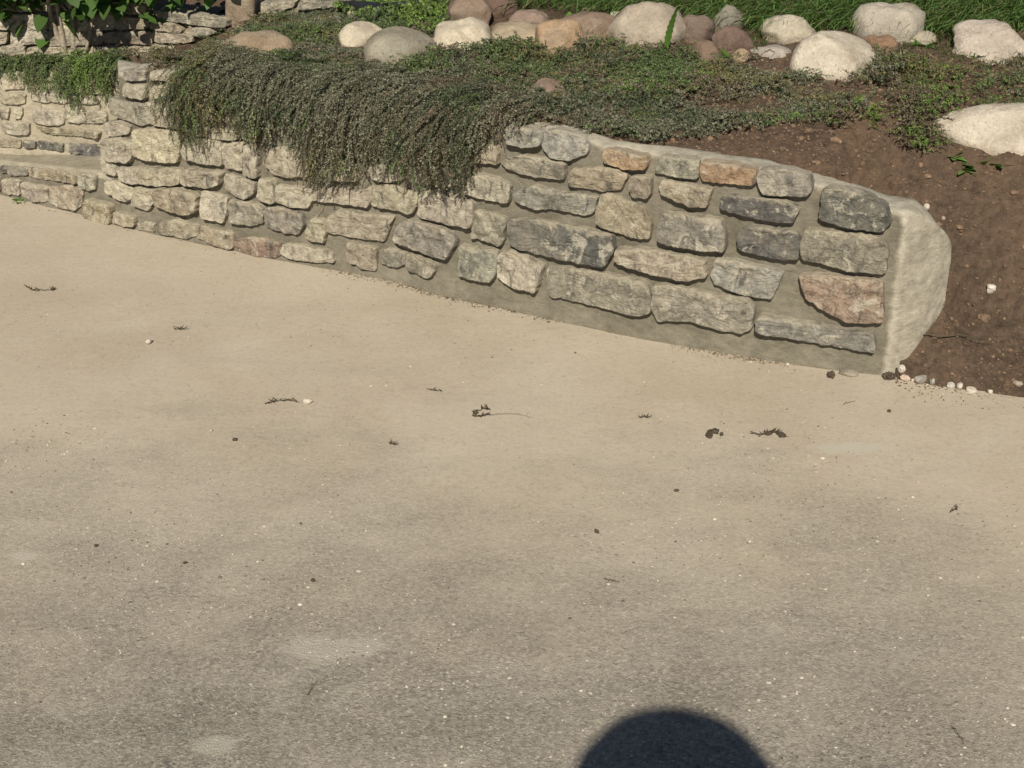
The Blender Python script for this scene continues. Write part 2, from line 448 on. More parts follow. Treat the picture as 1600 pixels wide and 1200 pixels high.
def profile_wall(name, face, q0, q1, topf, back, parent, mat, batter=0.012, amp=.004, ncol=None, endseg=None, left_slope=0.0, seed=1, zbase=-.06, mat_end=None):
    """mortar body: front, rounded arris, top, back as one sheet"""
    ncol = ncol or int((q1 - q0) / .011)
    qs = np.linspace(q0, q1, ncol)
    base = face.at(qs); nr = face.nrm(qs); top = topf(qs)
    bk = base - nr * (back(qs)[:, None] if callable(back) else back)
    if endseg is not None:
        e = np.linspace(0, 1, 26)[1:]
        c0 = base[-1]; ex = []
        for t in e:                                     # rounded corner, then the end face
            ex.append(c0 + (endseg - c0) * t + np.array([.006, -.006]) * math.sin(math.pi * t))
        ex = np.array(ex)
        tt = np.gradient(np.vstack([base[-3:], ex]), axis=0)[3:]; tt /= np.linalg.norm(tt, axis=1)[:, None]
        base = np.vstack([base, ex]); nr = np.vstack([nr, np.c_[tt[:, 1], -tt[:, 0]]])
        top = np.r_[top, top[-1] - .125 * e ** 1.5]
        bk = np.vstack([bk, bk[-1] + (endseg + np.array([-.04, .07]) - bk[-1])[None] * e[:, None]])
        qs = np.r_[qs, q1 + e * .2]
    n = len(qs); rows = []
    zf = np.linspace(0, 1, 52)
    for f in zf:
        z = zbase + (top - .014 - zbase) * f
        o = batter * np.exp(-np.maximum(z - max(zbase, 0), 0) / .035)
        shift = 0
        P = np.c_[base + nr * o[:, None], z]
        if left_slope: 
            w = np.clip(1 - (qs - q0) / .25, 0, 1)
            P[:, :2] += (face.at(np.full(n, q0 + .05)) - face.at(np.full(n, q0))) / .05 * (left_slope * w * np.clip(z / .5, 0, 1))[:, None]
        rows.append(P)
    rl = rows[-1]
    for f, dz in ((.03, .010), (.08, .013), (.25, .016), (.45, .020), (.65, .020), (.85, .016), (1.0, .004)):
        xy = rl[:, :2] * (1 - f) + bk * f
        rows.append(np.c_[xy, top - .014 + dz])
    for dz in (.06, .3): rows.append(np.c_[bk, top - dz])
    V = np.concatenate(rows)
    nz = np.tile(np.c_[nr, np.zeros(n)], (len(rows), 1))
    ampv = np.full(len(V), amp)
    if endseg is not None: ampv = amp * (1 + .5 * np.clip((np.tile(np.arange(n), len(rows)) - ncol) / 6.0, 0, 1))
    V = V + nz * (fbm(V * 9, 4, seed) * ampv + fbm(V * 45, 2, seed + 9) * ampv * .3)[:, None]
    V[:, 2] += np.where(V[:, 2] > .05, fbm(V * 12, 3, seed + 5) * .003, 0)
    Fc = grid_faces(n, len(rows))
    row = np.repeat(np.arange(len(rows)), n); colm = np.tile(np.arange(n), len(rows))
    pale = np.zeros(len(V))
    if endseg is not None: pale = np.clip((colm - (ncol - 4)) / 4.0, 0, 1)
    pale = np.maximum(pale, np.clip((row - 49) / 4.0, 0, 1) * .9)
    m = mesh_np(name, V, Fc, mat, True, np.repeat(pale[:, None], 3, 1))
    return link(name, m, parent)

# colours of the stones (real albedos)
SC = dict(g=(.290, .265, .215), d=(.145, .139, .126), o=(.390, .270, .170), r=(.300, .220, .165), c=(.475, .425, .325),
          t=(.365, .312, .232), b=(.320, .303, .262), n=(.285, .272, .222), p=(.420, .375, .292))
def stone(face, poly, code, parent, prot=.016, seed=0, off=.012, mat=None, grow=1.04):
    pts = []
    for (x, y) in poly: pts.append(face.hit(x, y, off))
    pts = np.array(pts)
    cen = np.array([(pts[:, 0].min() + pts[:, 0].max()) / 2, (pts[:, 1].min() + pts[:, 1].max()) / 2])
    P = (pts - cen) * grow + np.sign(pts - cen) * .0010
    # densify, soften the corners a little
    Q = []
    for k in range(len(P)):
        a, b = P[k], P[(k + 1) % len(P)]
        Q += [a * .90 + b * .10, a * .10 + b * .90]
    P = np.array(Q)
    cl = np.vstack([P, P[:1]]); L = np.r_[0, np.cumsum(np.linalg.norm(np.diff(cl, axis=0), axis=1))]
    n = int(np.clip(L[-1] / .0062, 30, 84))
    q = np.linspace(0, L[-1], n, endpoint=False)
    O = np.c_[np.interp(q, L, cl[:, 0]), np.interp(q, L, cl[:, 1])]
    n3 = np.c_[O, np.full(n, seed * 3.7)]
    O = O + np.c_[fbm(n3 * 55, 3, seed, .65), fbm(n3 * 55 + 50, 3, seed + 3, .65)] * .0026
    hx, hz = np.abs(P[:, 0]).max(), np.abs(P[:, 1]).max()
    rs = random.Random(seed)
    def ins(side, top, bot):
        R = O.copy(); R[:, 0] *= max(.1, 1 - side / hx)
        R[:, 1] *= np.where(R[:, 1] > 0, max(.1, 1 - top / hz), max(.1, 1 - bot / hz))
        return R
    tx, tz = rs.uniform(-.05, .05), rs.uniform(-.10, .04)
    bev = rs.uniform(.7, 1.5)
    rings = [(O, -.022, 0), (O, prot * .10, 0), (ins(.0002, .0004, .0001), prot * .80, .55), (ins(.0012, .0022 * bev, .0008), prot * .985, .85), (ins(.0042, .0058 * bev, .0036), prot, 1.0)]
    R3 = rings[-1][0]
    for f in (.90, .79, .67, .54, .40, .25, .10): rings.append((R3 * f, prot, 1.0))
    V = []
    for R, h, w in rings:
        c3 = np.c_[R, np.full(len(R), seed * 5.1)]
        d = h
        if w:
            facet = np.tanh(5 * fbm(c3 * np.array([15, 22, 1.]), 2, seed + 21)) * .0034
            d = h + w * (facet + .0042 * fbm(c3 * 55, 4, seed + 11, .65) + tx * R[:, 0] + tz * R[:, 1])
        V.append(np.c_[R[:, 0], -(d + np.zeros(len(R))), R[:, 1]])
    V = np.concatenate(V)
    m = len(rings)
    Fc = grid_faces(n, m, True)
    V = np.vstack([V, V[-n:].mean(0)])
    last = (m - 1) * n; c = len(V) - 1
    tri = np.array([[last + k, last + (k + 1) % n, c, c] for k in range(n)])
    me = bpy.data.meshes.new("stone")
    me.from_pydata(V.tolist(), [], [tuple(f) for f in Fc.tolist()] + [(t[0], t[1], t[2]) for t in tri.tolist()])
    me.polygons.foreach_set("use_smooth", np.zeros(len(me.polygons), bool))
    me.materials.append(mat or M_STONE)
    o = link("stone", me, parent)
    b = face.at(cen[0]); nr = face.nrm(cen[0])
    ang = math.atan2(nr[1], nr[0]) + math.pi / 2        # local -Y looks out of the wall
    o.rotation_euler = (0, 0, ang)
    o.location = (b[0] + nr[0] * 0, b[1] + nr[1] * 0, cen[1])
    bc = SC[code]; f = rs.uniform(.88, 1.12)
    o.color = (bc[0] * f, bc[1] * f * rs.uniform(.98, 1.02), bc[2] * f * rs.uniform(.94, 1.05), 1)
    return o

# ---- main retaining wall
wall = tag(empty("retaining_wall"), "long low retaining wall of coursed limestone with a plastered rounded end", "stone wall")
q_left = main.hit(150, 300)[0]
q_pl = main.hit(156, 250)[0]
profile_wall("mortar", main, q_pl, main.S[-1], main_top, backf, wall, M_MORTAR, batter=.016, endseg=END, left_slope=.14, seed=3)
MAIN_STONES = [
 # right half, from the top course down
 ([(795,200),(822,199),(848,204),(848,226),(828,229),(797,222)],'b'),
 ([(850,207),(870,203),(905,211),(919,226),(917,240),(888,249),(864,245),(850,230)],'b'),
 ([(947,231),(980,236),(1013,243),(1010,264),(975,262),(948,252)],'o'),
 ([(1036,243),(1064,246),(1091,251),(1090,279),(1055,275),(1025,268)],'n'),
 ([(1097,252),(1140,257),(1182,267),(1180,285),(1172,288),(1140,286),(1100,282),(1095,268)],'o'),
 ([(1185,268),(1225,264),(1266,276),(1268,295),(1262,304),(1195,302),(1187,287)],'g'),
 ([(1289,297),(1310,295),(1342,301),(1384,322),(1392,345),(1380,358),(1340,355),(1282,341),(1283,326)],'d'),
 ([(785,253),(795,244),(820,243),(882,254),(880,280),(830,274),(800,264)],'g'),
 ([(895,265),(940,260),(970,265),(980,276),(970,297),(940,297),(895,290),(891,280)],'t'),
 ([(986,275),(1018,274),(1018,300),(1012,308),(990,306),(985,294)],'t'),
 ([(1038,281),(1080,288),(1112,295),(1106,321),(1075,318),(1037,303),(1032,293)],'t'),
 ([(1132,304),(1170,307),(1225,312),(1248,325),(1238,346),(1200,343),(1132,327),(1127,317)],'d'),
 ([(733,281),(745,272),(775,275),(797,290),(796,314),(770,313),(728,301)],'p'),
 ([(810,296),(840,291),(875,301),(931,306),(926,331),(915,336),(870,325),(840,326),(809,314)],'b'),
 ([(938,308),(955,303),(985,318),(1005,325),(1018,345),(1013,372),(985,368),(936,350),(934,330)],'t'),
 ([(1038,332),(1075,335),(1125,341),(1134,360),(1134,388),(1100,388),(1040,378),(1031,371),(1033,350)],'g'),
 ([(1157,358),(1185,354),(1240,362),(1250,375),(1248,402),(1225,403),(1165,392),(1154,384)],'d'),
 ([(1262,358),(1310,363),(1372,370),(1386,388),(1384,425),(1330,420),(1256,402),(1253,382)],'g'),
 ([(742,330),(770,333),(790,342),(788,370),(782,384),(765,375),(737,370),(740,348)],'g'),
 ([(798,343),(812,342),(880,350),(955,365),(958,390),(945,413),(900,407),(860,398),(804,384),(798,362)],'d'),
 ([(968,388),(1000,387),(1060,396),(1100,406),(1103,430),(1070,435),(1020,425),(964,407)],'t'),
 ([(1120,404),(1150,407),(1222,425),(1213,448),(1204,465),(1170,460),(1118,442),(1113,428)],'b'),
 ([(1252,429),(1300,430),(1378,440),(1380,470),(1378,500),(1330,500),(1290,482),(1265,465),(1256,446)],'r'),
 ([(722,382),(745,388),(778,391),(776,425),(768,438),(745,434),(720,427)],'b'),
 ([(784,395),(800,392),(835,408),(850,415),(845,440),(836,454),(805,446),(780,433),(779,415)],'p'),
 ([(860,418),(880,418),(960,430),(1008,440),(1018,456),(1017,485),(1000,490),(960,482),(900,468),(864,462),(860,442)],'g'),
 ([(1025,447),(1050,445),(1110,458),(1165,465),(1178,480),(1172,512),(1160,517),(1120,510),(1075,498),(1032,499),(1023,478)],'g'),
 ([(1188,490),(1250,500),(1320,516),(1362,520),(1365,547),(1335,544),(1260,530),(1186,515)],'n'),
 # middle
 ([(418,233),(455,230),(485,245),(487,272),(450,275),(428,270),(416,255)],'p'),
 ([(578,262),(600,257),(627,256),(630,278),(610,283),(585,280)],'p'),
 ([(500,248),(530,244),(560,256),(562,280),(530,280),(502,272)],'p'),
 ([(640,262),(680,262),(690,285),(660,287),(640,282)],'p'),
 ([(692,262),(722,262),(730,285),(700,290)],'p'),
 ([(735,225),(775,228),(780,255),(742,252)],'t'),
 ([(455,200),(500,208),(498,235),(456,226)],'p'),
 ([(515,210),(575,214),(572,246),(516,240)],'p'),
 ([(590,216),(650,222),(648,252),(592,248)],'p'),
 ([(662,224),(722,228),(724,258),(664,254)],'g'),
 ([(408,281),(430,278),(434,290),(432,312),(425,316),(405,308)],'p'),
 ([(436,288),(455,293),(487,295),(488,312),(480,324),(450,320),(435,314)],'p'),
 ([(492,298),(520,293),(555,300),(578,292),(580,310),(572,322),(540,316),(492,312)],'p'),
 ([(588,293),(610,289),(650,303),(652,315),(645,331),(610,325),(584,320)],'p'),
 ([(662,299),(680,298),(737,315),(739,335),(735,353),(700,346),(658,336)],'p'),
 ([(414,327),(435,324),(470,335),(474,350),(465,365),(440,360),(416,352)],'g'),
 ([(490,342),(508,345),(510,365),(505,378),(480,372),(482,355)],'p'),
 ([(517,338),(535,328),(570,334),(612,337),(605,360),(598,375),(560,370),(515,362),(512,350)],'p'),
 ([(628,352),(642,343),(670,350),(700,360),(713,375),(700,402),(670,395),(622,373)],'g'),
 ([(445,381),(470,383),(515,393),(522,408),(500,408),(455,402),(443,394)],'p'),
 ([(547,378),(575,385),(588,388),(588,420),(575,418),(550,408),(545,395)],'t'),
 ([(598,390),(615,388),(634,395),(632,412),(620,416),(597,410)],'g'),
 ([(640,397),(660,403),(680,412),(677,428),(668,433),(642,420),(637,410)],'g'),
 # left end of the wall
 ([(198,110),(228,111),(228,125),(197,124)],'g'),
 ([(240,110),(270,111),(270,125),(242,124)],'p'),
 ([(194,131),(228,133),(228,153),(196,150)],'p'),
 ([(240,134),(270,133),(272,150),(242,151)],'p'),
 ([(173,154),(192,160),(238,162),(240,188),(225,195),(195,186),(177,178)],'g'),
 ([(243,164),(270,161),(284,176),(284,199),(262,196),(242,192)],'p'),
 ([(163,192),(190,189),(204,198),(200,208),(180,212),(165,206)],'p'),
 ([(160,218),(185,216),(207,224),(209,240),(200,252),(170,250),(160,234)],'c'),
 ([(211,204),(240,202),(280,207),(280,235),(275,253),(240,250),(212,242)],'c'),
 ([(292,220),(320,216),(347,222),(347,257),(320,254),(294,246),(288,235)],'p'),
 ([(351,225),(380,222),(381,245),(380,265),(353,258)],'p'),
 ([(384,228),(402,226),(405,250),(402,275),(385,271)],'p'),
 ([(293,197),(340,200),(372,205),(370,217),(340,216),(295,208)],'p'),
 ([(380,198),(400,200),(402,221),(382,216)],'c'),
 ([(290,150),(340,158),(338,186),(292,182)],'p'),
 ([(350,162),(410,170),(408,194),(352,190)],'p'),
 ([(157,246),(168,244),(182,262),(180,274),(163,268)],'p'),
 ([(185,262),(220,262),(221,285),(205,285),(190,280)],'c'),
 ([(223,262),(282,264),(282,286),(265,288),(240,288),(223,284)],'c'),
 ([(286,264),(346,267),(345,285),(330,292),(290,288)],'p'),
 ([(353,272),(370,276),(398,285),(397,300),(383,310),(357,297)],'p'),
 ([(167,284),(185,285),(207,295),(207,310),(195,314),(168,300)],'c'),
 ([(211,293),(240,297),(241,315),(232,328),(209,318)],'p'),
 ([(245,295),(280,294),(308,305),(308,329),(290,333),(246,320)],'t'),
 ([(318,299),(355,307),(354,335),(348,346),(320,338),(316,318)],'c'),
 ([(361,313),(385,315),(410,323),(410,348),(395,350),(362,345)],'g'),
 ([(135,311),(175,320),(175,347),(160,346),(134,337)],'t'),
 ([(180,331),(213,338),(212,352),(195,352),(180,344)],'t'),
 ([(218,346),(243,348),(243,361),(218,358)],'p'),
 ([(255,347),(275,342),(308,352),(308,367),(290,371),(252,362)],'p'),
 ([(312,352),(365,363),(365,387),(340,382),(312,370)],'t'),
 ([(370,373),(395,371),(437,379),(440,394),(430,402),(395,397),(369,388)],'r'),
]
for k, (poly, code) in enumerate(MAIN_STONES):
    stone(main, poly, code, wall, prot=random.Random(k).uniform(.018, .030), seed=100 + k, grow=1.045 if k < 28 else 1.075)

# ---- low step at the left with a concrete tread
step = tag(empty("stone_step"), "low stone step with smooth concrete tread left of the main wall", "step")
qk0 = 0.0; qk1 = main.hit(190, 330)[0]
ktop_px = [(0, 254), (60, 261), (148, 270)]
_kt = sorted(main.hit(*p) for p in ktop_px)
def k_top(q): return np.interp(q, [a for a, b in _kt], [b for a, b in _kt])
profile_wall("mortar", main, qk0, qk1, lambda q: k_top(q) - .004, .10, step, M_MORTAR, seed=8, batter=.002)
# tread
qs = np.linspace(qk0, qk1 + .03, 60); rows = []
for f in np.linspace(0, 1, 16):
    b = main.at(qs) - main.nrm(qs) * (.004 + f * .36)
    rows.append(np.c_[b, k_top(qs) + .004 + .006 * f])
V = np.concatenate([np.c_[main.at(qs) - main.nrm(qs) * .004, k_top(qs) - .03]] + rows)
V[60:, 2] += fbm(V[60:] * 10, 3, 4) * .0025
link("tread", mesh_np("tread", V, grid_faces(60, 17), M_RENDER), step)
def courses(face, lo, hi, n, x0, x1, w, parent, seed, code="cptpg", prot=.012):
    """the same walling carried on past the picture's edge"""
    rs = random.Random(seed)
    for r in range(n):
        x = x0 + rs.uniform(0, 20)
        while x < x1 - 14:
            e = min(x + rs.uniform(*w), x1)
            f0, f1 = r / n + .02, (r + 1) / n - .03
            y = lambda xx, f: lo(xx) + (hi(xx) - lo(xx)) * f
            j = lambda: rs.uniform(-1.5, 1.5)
            stone(face, [(x, y(x, f0) + j()), ((x + e) / 2, y((x + e) / 2, f0) + j()), (e, y(e, f0) + j()), (e + j(), y(e, f1) + j()), ((x + e) / 2, y((x + e) / 2, f1) + j()), (x + j(), y(x, f1) + j())], rs.choice(code), parent, prot=prot, seed=seed + r * 40 + int(x) % 37, off=.008)
            x = e + 5
courses(main, lambda x: np.interp(x, [-480, -45], [158, 249]), lambda x: np.interp(x, [-480, -300, -150, -45], [192, 228, 262, 288]), 2, -470, -50, (40, 75), step, 900)
for k, (poly, code) in enumerate([
 ([(0,258),(9,260),(9,271),(0,270)],'d'), ([(12,261),(42,262),(42,274),(15,274)],'g'), ([(44,263),(100,269),(115,276),(118,288),(90,283),(46,277)],'t'),
 ([(121,271),(148,274),(148,294),(138,298),(121,290)],'g'), ([(3,281),(28,281),(30,306),(5,302)],'p'), ([(32,285),(74,292),(72,316),(50,314),(33,305)],'p'),
 ([(76,294),(105,290),(127,297),(125,321),(115,328),(90,324),(76,315)],'t'), ([(-40,250),(-6,256),(-6,268),(-40,262)],'t'), ([(-45,268),(-4,276),(-2,300),(-46,288)],'p')]):
    stone(main, poly, code, step, prot=.012, seed=300 + k)

# ---- set-back wall behind the step
w2p = [gp(-480, 184, .15)[:2], gp(-190, 216, .15)[:2], gp(0, 233, .15)[:2], gp(80, 239, .15)[:2], gp(158, 246, .155)[:2], gp(300, 258, .155)[:2]]
back = Face(w2p, 160)
wall2 = tag(empty("garden_wall"), "pale set-back wall of thin limestone courses above the step", "stone wall")
_bt = sorted(back.hit(*p) for p in [(-150, 100), (0, 114), (90, 113), (180, 110)])
def b_top(q): return np.interp(q, [a for a, b in _bt], [b for a, b in _bt])
profile_wall("mortar", back, 0, back.S[-1], b_top, .12, wall2, m_mortar("pale_mortar", (.33, .29, .215), (.43, .385, .295)), seed=12, batter=.004, zbase=.10)
for k, (poly, code) in enumerate([
 ([(2,121),(36,119),(36,139),(5,139)],'c'), ([(0,144),(38,147),(38,162),(0,161)],'c'), ([(52,143),(95,148),(150,152),(150,163),(52,158)],'c'),
 ([(0,168),(14,168),(13,185),(0,185)],'c'), ([(20,168),(34,168),(33,185),(22,185)],'c'), ([(51,171),(99,173),(99,194),(75,195),(52,190)],'c'),
 ([(103,173),(163,173),(168,188),(150,193),(104,190)],'c'), ([(3,190),(45,192),(45,210),(20,210),(4,205)],'p'), ([(54,198),(95,201),(155,206),(153,216),(120,212),(55,210)],'t'),
 ([(0,217),(32,219),(32,231),(0,229)],'t'), ([(36,220),(55,222),(55,231),(37,230)],'d'), ([(58,221),(97,224),(97,236),(58,232)],'d'), ([(108,222),(158,228),(158,244),(110,239)],'d'),
 ([(44,121),(95,123),(95,139),(45,138)],'c'), ([(100,123),(165,124),(165,146),(101,144)],'c'), ([(-60,112),(-5,118),(-5,158),(-60,152)],'c'), ([(-60,160),(-5,168),(-5,212),(-60,200)],'p')]):
    stone(back, poly, code, wall2, prot=.010, seed=340 + k, off=.008)

courses(back, lambda x: np.interp(x, [-480, -190, -60], [76, 102, 112]), lambda x: np.interp(x, [-480, -190, -60], [182, 213, 225]), 5, -470, -68, (40, 80), wall2, 1300)

# ---- terrain of the planted bed, the soil bank and the lawn
ctl = []
for q in np.linspace(q_pl + .05, main.S[-1], 9):
    b = main.at(q) - main.nrm(q) * (backf(q) + .015); ctl.append((b[0], b[1], main_top(q) + .004))
def cp_(px, py, z): 
    p = gp(px, py, z); ctl.append((p[0], p[1], z))
for a in [(-150, 98, .40), (0, 97, .40), (120, 97, .40), (230, 86, .43), (300, 70, .50), (400, 34, .56), (540, 20, .60), (407, 88, .59), (600, 92, .60), (700, 76, .61), (850, 85, .605),
          (853, 156, .575), (1015, 70, .615), (1100, 98, .60), (1300, 123, .585), (1360, 89, .60), (1230, 62, .62), (1540, 90, .60), (1450, 66, .615), (1400, 200, .53),
          (1555, 255, .47), (1650, 250, .475), (700, 5, .66), (1000, 0, .68), (1300, 0, .68), (1590, 0, .68),
          (1550, 460, .165), (1600, 450, .18), (1540, 350, .33), (1620, 330, .36), (1500, 280, .44), (1480, 497, .075), (1500, 430, .20), (1500, 345, .335),
          (1500, 600, .015), (1600, 614, .015), (1540, 560, .055), (1610, 560, .065)]:
    cp_(*a)
ctl += [(-1.0, 7.0, .9), (0, 7, .92), (2, 7, .9), (3.6, 6, .84), (-4, 7.2, .8), (5, 9, 1.05), (-5, 9, 1.1), (0, 10, 1.15), (-3.2, 5.9, .45), (2.4, 2.95, 0.01), (2.4, 3.5, .36), (2.5, 4.5, .6),
        (4.5, 2.2, 0.01), (4.5, 3.0, .40), (5, 5, .7)]
ctl = np.array(ctl)
_ed = np.array([gp(1300, 577)[:2], gp(1375, 592)[:2], gp(1405, 590)[:2], gp(1440, 597)[:2], gp(1500, 607)[:2], gp(1600, 621)[:2], (2.4, 2.95), (4.5, 2.2), (9, .6), (30, -5)]); _ex, _ey = _ed[:, 0], _ed[:, 1]
def _U(r2): return np.where(r2 > 1e-12, r2 * np.log(np.maximum(r2, 1e-12)), 0)
_n = len(ctl); K = _U(((ctl[:, None, :2] - ctl[None, :, :2]) ** 2).sum(-1)) + np.eye(_n) * .0025
Pm = np.c_[np.ones(_n), ctl[:, :2]]
_A = np.block([[K, Pm], [Pm.T, np.zeros((3, 3))]])
_w = np.linalg.solve(_A, np.r_[ctl[:, 2], 0, 0, 0])
def zt(x, y):
    x = np.asarray(x, float); y = np.asarray(y, float)
    sh = x.shape; x = x.ravel(); y = y.ravel(); out = np.empty(len(x))
    for i in range(0, len(x), 20000):
        X = x[i:i + 20000, None]; Y = y[i:i + 20000, None]
        out[i:i + 20000] = _U((X - ctl[:, 0]) ** 2 + (Y - ctl[:, 1]) ** 2) @ _w[:_n] + _w[_n] + _w[_n + 1] * X[:, 0] + _w[_n + 2] * Y[:, 0]
    # bank: never steeper than loose soil lies, always above the drive behind its edge line
    s = (y - np.interp(x, _ex, _ey)) * .94
    right = x > CORNER[0] - .12
    out = np.where(right, np.clip(out, np.minimum(.55 * s + .004, .055), np.maximum(.85 * s, 0) + np.minimum(s, 0) * .6 + .006), out)
    return np.clip(out, -.2, 1.25).reshape(sh)
qq = np.linspace(q_pl + .20, main.S[-1], 40)
mb = main.at(qq) - main.nrm(qq) * (backf(qq) * .6)[:, None]
qb = np.linspace(0, back.S[-1], 20); bb = back.at(qb) - back.nrm(qb) * .07
BED = [(-9, 7.6)] + [tuple(p) for p in bb if p[0] < mb[0][0] - .0] + [tuple(p) for p in mb] + [tuple(CORNER + np.array([.05, .06])), tuple(CORNER + np.array([.01, -.01])), tuple(CORNER + np.array([.0, -.10])), (1.2, 3.19), (1.4, 3.12), (2.4, 2.75), (4.6, 1.9), (9, .3), (30, -5), (30, 60), (-30, 60), (-30, 12)]
def soil_noise(x, y):
    P = np.stack([x, y, np.zeros_like(x)], -1)
    return fbm(P * 7, 3, 31) * .012 + np.abs(fbm(P * 22, 3, 41)) * .012 + np.abs(fbm(P * 48, 2, 51)) * .005
def ground_z(x, y):
    x = np.asarray(x, float); y = np.asarray(y, float)
    n = soil_noise(x, y) - .006
    s = (y - np.interp(x, _ex, _ey)) * .94
    return zt(x, y) + np.where(x > CORNER[0] - .12, n * np.clip(s / .08 + .15, .15, 1), n)
xs = np.unique(np.r_[np.linspace(-30, -4, 14), np.linspace(-4, -2.2, 50), np.arange(-2.2, 2.0, .013), np.linspace(2.0, 4.5, 90), np.linspace(4.5, 30, 16)])
ys = np.unique(np.r_[np.linspace(1.0, 3.1, 60), np.arange(3.1, 5.7, .013), np.linspace(5.7, 8, 50), np.linspace(8, 60, 24)])
X, Y = np.meshgrid(xs, ys)
Z = ground_z(X, Y)
far = np.clip((Y - 8) / 10, 0, 1); Z = Z * (1 - far) + far * (1.1 + .01 * (Y - 8))
Z = np.where(in_poly(X, Y, BED), Z, -.30)
ground = link("soil_bank", mesh_np("soil_bank", np.stack([X, Y, Z], -1).reshape(-1, 3), grid_faces(len(xs), len(ys)), M_SOIL))
tag(ground, kind="structure")

def hit_ground(px, py):
    d = ray(px, py); t = np.arange(2.2, 9, .006)
    P = np.array([0, 0, CAMH]) + d[None] * t[:, None]
    z = np.where(in_poly(P[:, 0], P[:, 1], BED), zt(P[:, 0], P[:, 1]), 0)
    k = np.argmax(P[:, 2] < z)
    return np.array([P[k, 0], P[k, 1], z[k]])

# ---- driveway, one broad sheet
xs = np.unique(np.r_[np.linspace(-60, -3, 20), np.linspace(-3, 3, 60), np.linspace(3, 60, 20)])
ys = np.unique(np.r_[np.linspace(-60, 0, 20), np.linspace(0, 6, 60)])
X, Y = np.meshgrid(xs, ys)
Z = fbm(np.stack([X, Y, X * 0], -1) * 1.3, 2, 90) * .0035
drive = link("driveway", mesh_np("driveway", np.stack([X, Y, Z], -1).reshape(-1, 3), grid_faces(len(xs), len(ys)), M_DRIVE))
tag(drive, kind="structure")

# ---- terrace wall of stacked flagstones far left
w3p = [gp(-560, 104, .40)[:2], gp(-260, 100, .40)[:2], gp(-100, 97, .40)[:2], gp(60, 94, .40)[:2], gp(235, 84, .42)[:2], gp(330, 58, .50)[:2], gp(400, 33, .55)[:2], gp(470, 22, .585)[:2], gp(545, 15, .61)[:2]]
terr = Face(w3p, 160)
wall3 = tag(empty("terrace_wall"), "stacked flagstone terrace wall behind the leafy shrub", "stone wall")
W3_Z = .30
def t_top(q):
    pt = [terr.hit(*p) for p in [(232, 14), (300, 20), (368, 28), (392, 30), (400, 2), (470, -4), (545, -8)]]
    return np.interp(q, [0, pt[0][0] - .03] + [a for a, b in pt], [.93, .93] + [b for a, b in pt])
profile_wall("mortar", terr, 0, terr.S[-1], lambda q: t_top(q) - .02, .25, wall3, m_mortar("terrace_mortar", (.15, .125, .09), (.27, .23, .165)), seed=19, batter=.0, amp=.012, zbase=.25)
T3 = [([(236,17),(290,20),(368,27),(366,38),(320,39),(250,30)],'g'), ([(238,34),(270,36),(285,46),(280,50),(240,48)],'t'), ([(287,43),(302,42),(300,52),(286,52)],'t'),
      ([(304,42),(345,41),(350,46),(325,55),(303,55)],'p'), ([(237,51),(300,56),(305,66),(240,66)],'t'), ([(235,68),(290,73),(285,82),(235,82)],'t'),
      ([(-120,2),(-40,0),(-40,22),(-120,24)],'c'), ([(-36,0),(50,0),(50,18),(-36,20)],'c'), ([(54,0),(140,0),(140,20),(54,18)],'c'), ([(144,2),(230,4),(230,22),(144,22)],'c'),
      ([(-100,27),(-20,24),(-20,46),(-100,48)],'c'), ([(-16,23),(90,22),(90,44),(-16,46)],'c'), ([(94,23),(180,24),(180,46),(94,46)],'c'), ([(184,25),(232,26),(232,46),(184,46)],'t'),
      ([(-90,50),(10,48),(10,70),(-90,72)],'c'), ([(14,48),(70,47),(70,68),(14,70)],'c'), ([(74,48),(160,49),(160,68),(74,70)],'p'), ([(164,50),(232,50),(232,68),(164,68)],'t'),
      ([(-80,74),(40,72),(40,92),(-80,95)],'p'), ([(44,72),(130,72),(130,92),(44,93)],'c'), ([(134,72),(230,71),(230,86),(134,90)],'t'),
      ([(-110,-24),(0,-26),(0,-4),(-110,-2)],'c'), ([(4,-26),(110,-26),(110,-4),(4,-4)],'c'), ([(114,-24),(232,-22),(232,0),(114,-3)],'c'),
      ([(393,4),(440,0),(470,-2),(462,10),(440,17),(396,20)],'p'), ([(474,-4),(540,-8),(540,8),(470,12)],'g'), ([(396,24),(440,20),(440,30),(396,34)],'t')]
for k, (poly, code) in enumerate(T3):
    jr = random.Random(k); poly = [(x + jr.uniform(-5, 5), y + jr.uniform(-3.0, 3.0)) for x, y in poly]
    stone(terr, poly, code, wall3, prot=.03, seed=380 + k, off=.02)
courses(terr, lambda x: -30, lambda x: 98, 5, -540, -128, (60, 110), wall3, 1700, prot=.03)
# upright gate stone beside the terrace
def noise_blob(rad, subdiv, seed, amp, flat=0.0, power=2.0):
    bm = bmesh.new(); bmesh.ops.create_icosphere(bm, subdivisions=subdiv, radius=1.0)
    V = np.array([v.co[:] for v in bm.verts]); Fc = np.array([[v.index for v in f.verts] for f in bm.faces]); bm.free()
    if power != 2.0:
        nn = (np.abs(V) ** power).sum(1) ** (1 / power); V = V / nn[:, None]
    rs = np.random.default_rng(seed)
    for _ in range(int(flat)):                                  # cut a few broad flats
        d = rs.normal(size=3); d /= np.linalg.norm(d); h = rs.uniform(.72, .93)
        ex = np.maximum(V @ d - h, 0); V = V - ex[:, None] * d * .85
    r = 1 + amp * fbm(V * 1.1 + seed, 3, seed) + amp * .35 * fbm(V * 4 + seed, 4, seed + 7, .6)
    V = V * r[:, None] * np.array(rad)
    return V, Fc
pf = terr.hit(375, 20); pb = terr.at(pf[0]) + terr.nrm(pf[0]) * .05
V, Fc = noise_blob((.065, .06, .17), 4, 5, .10, 4, 3.2)
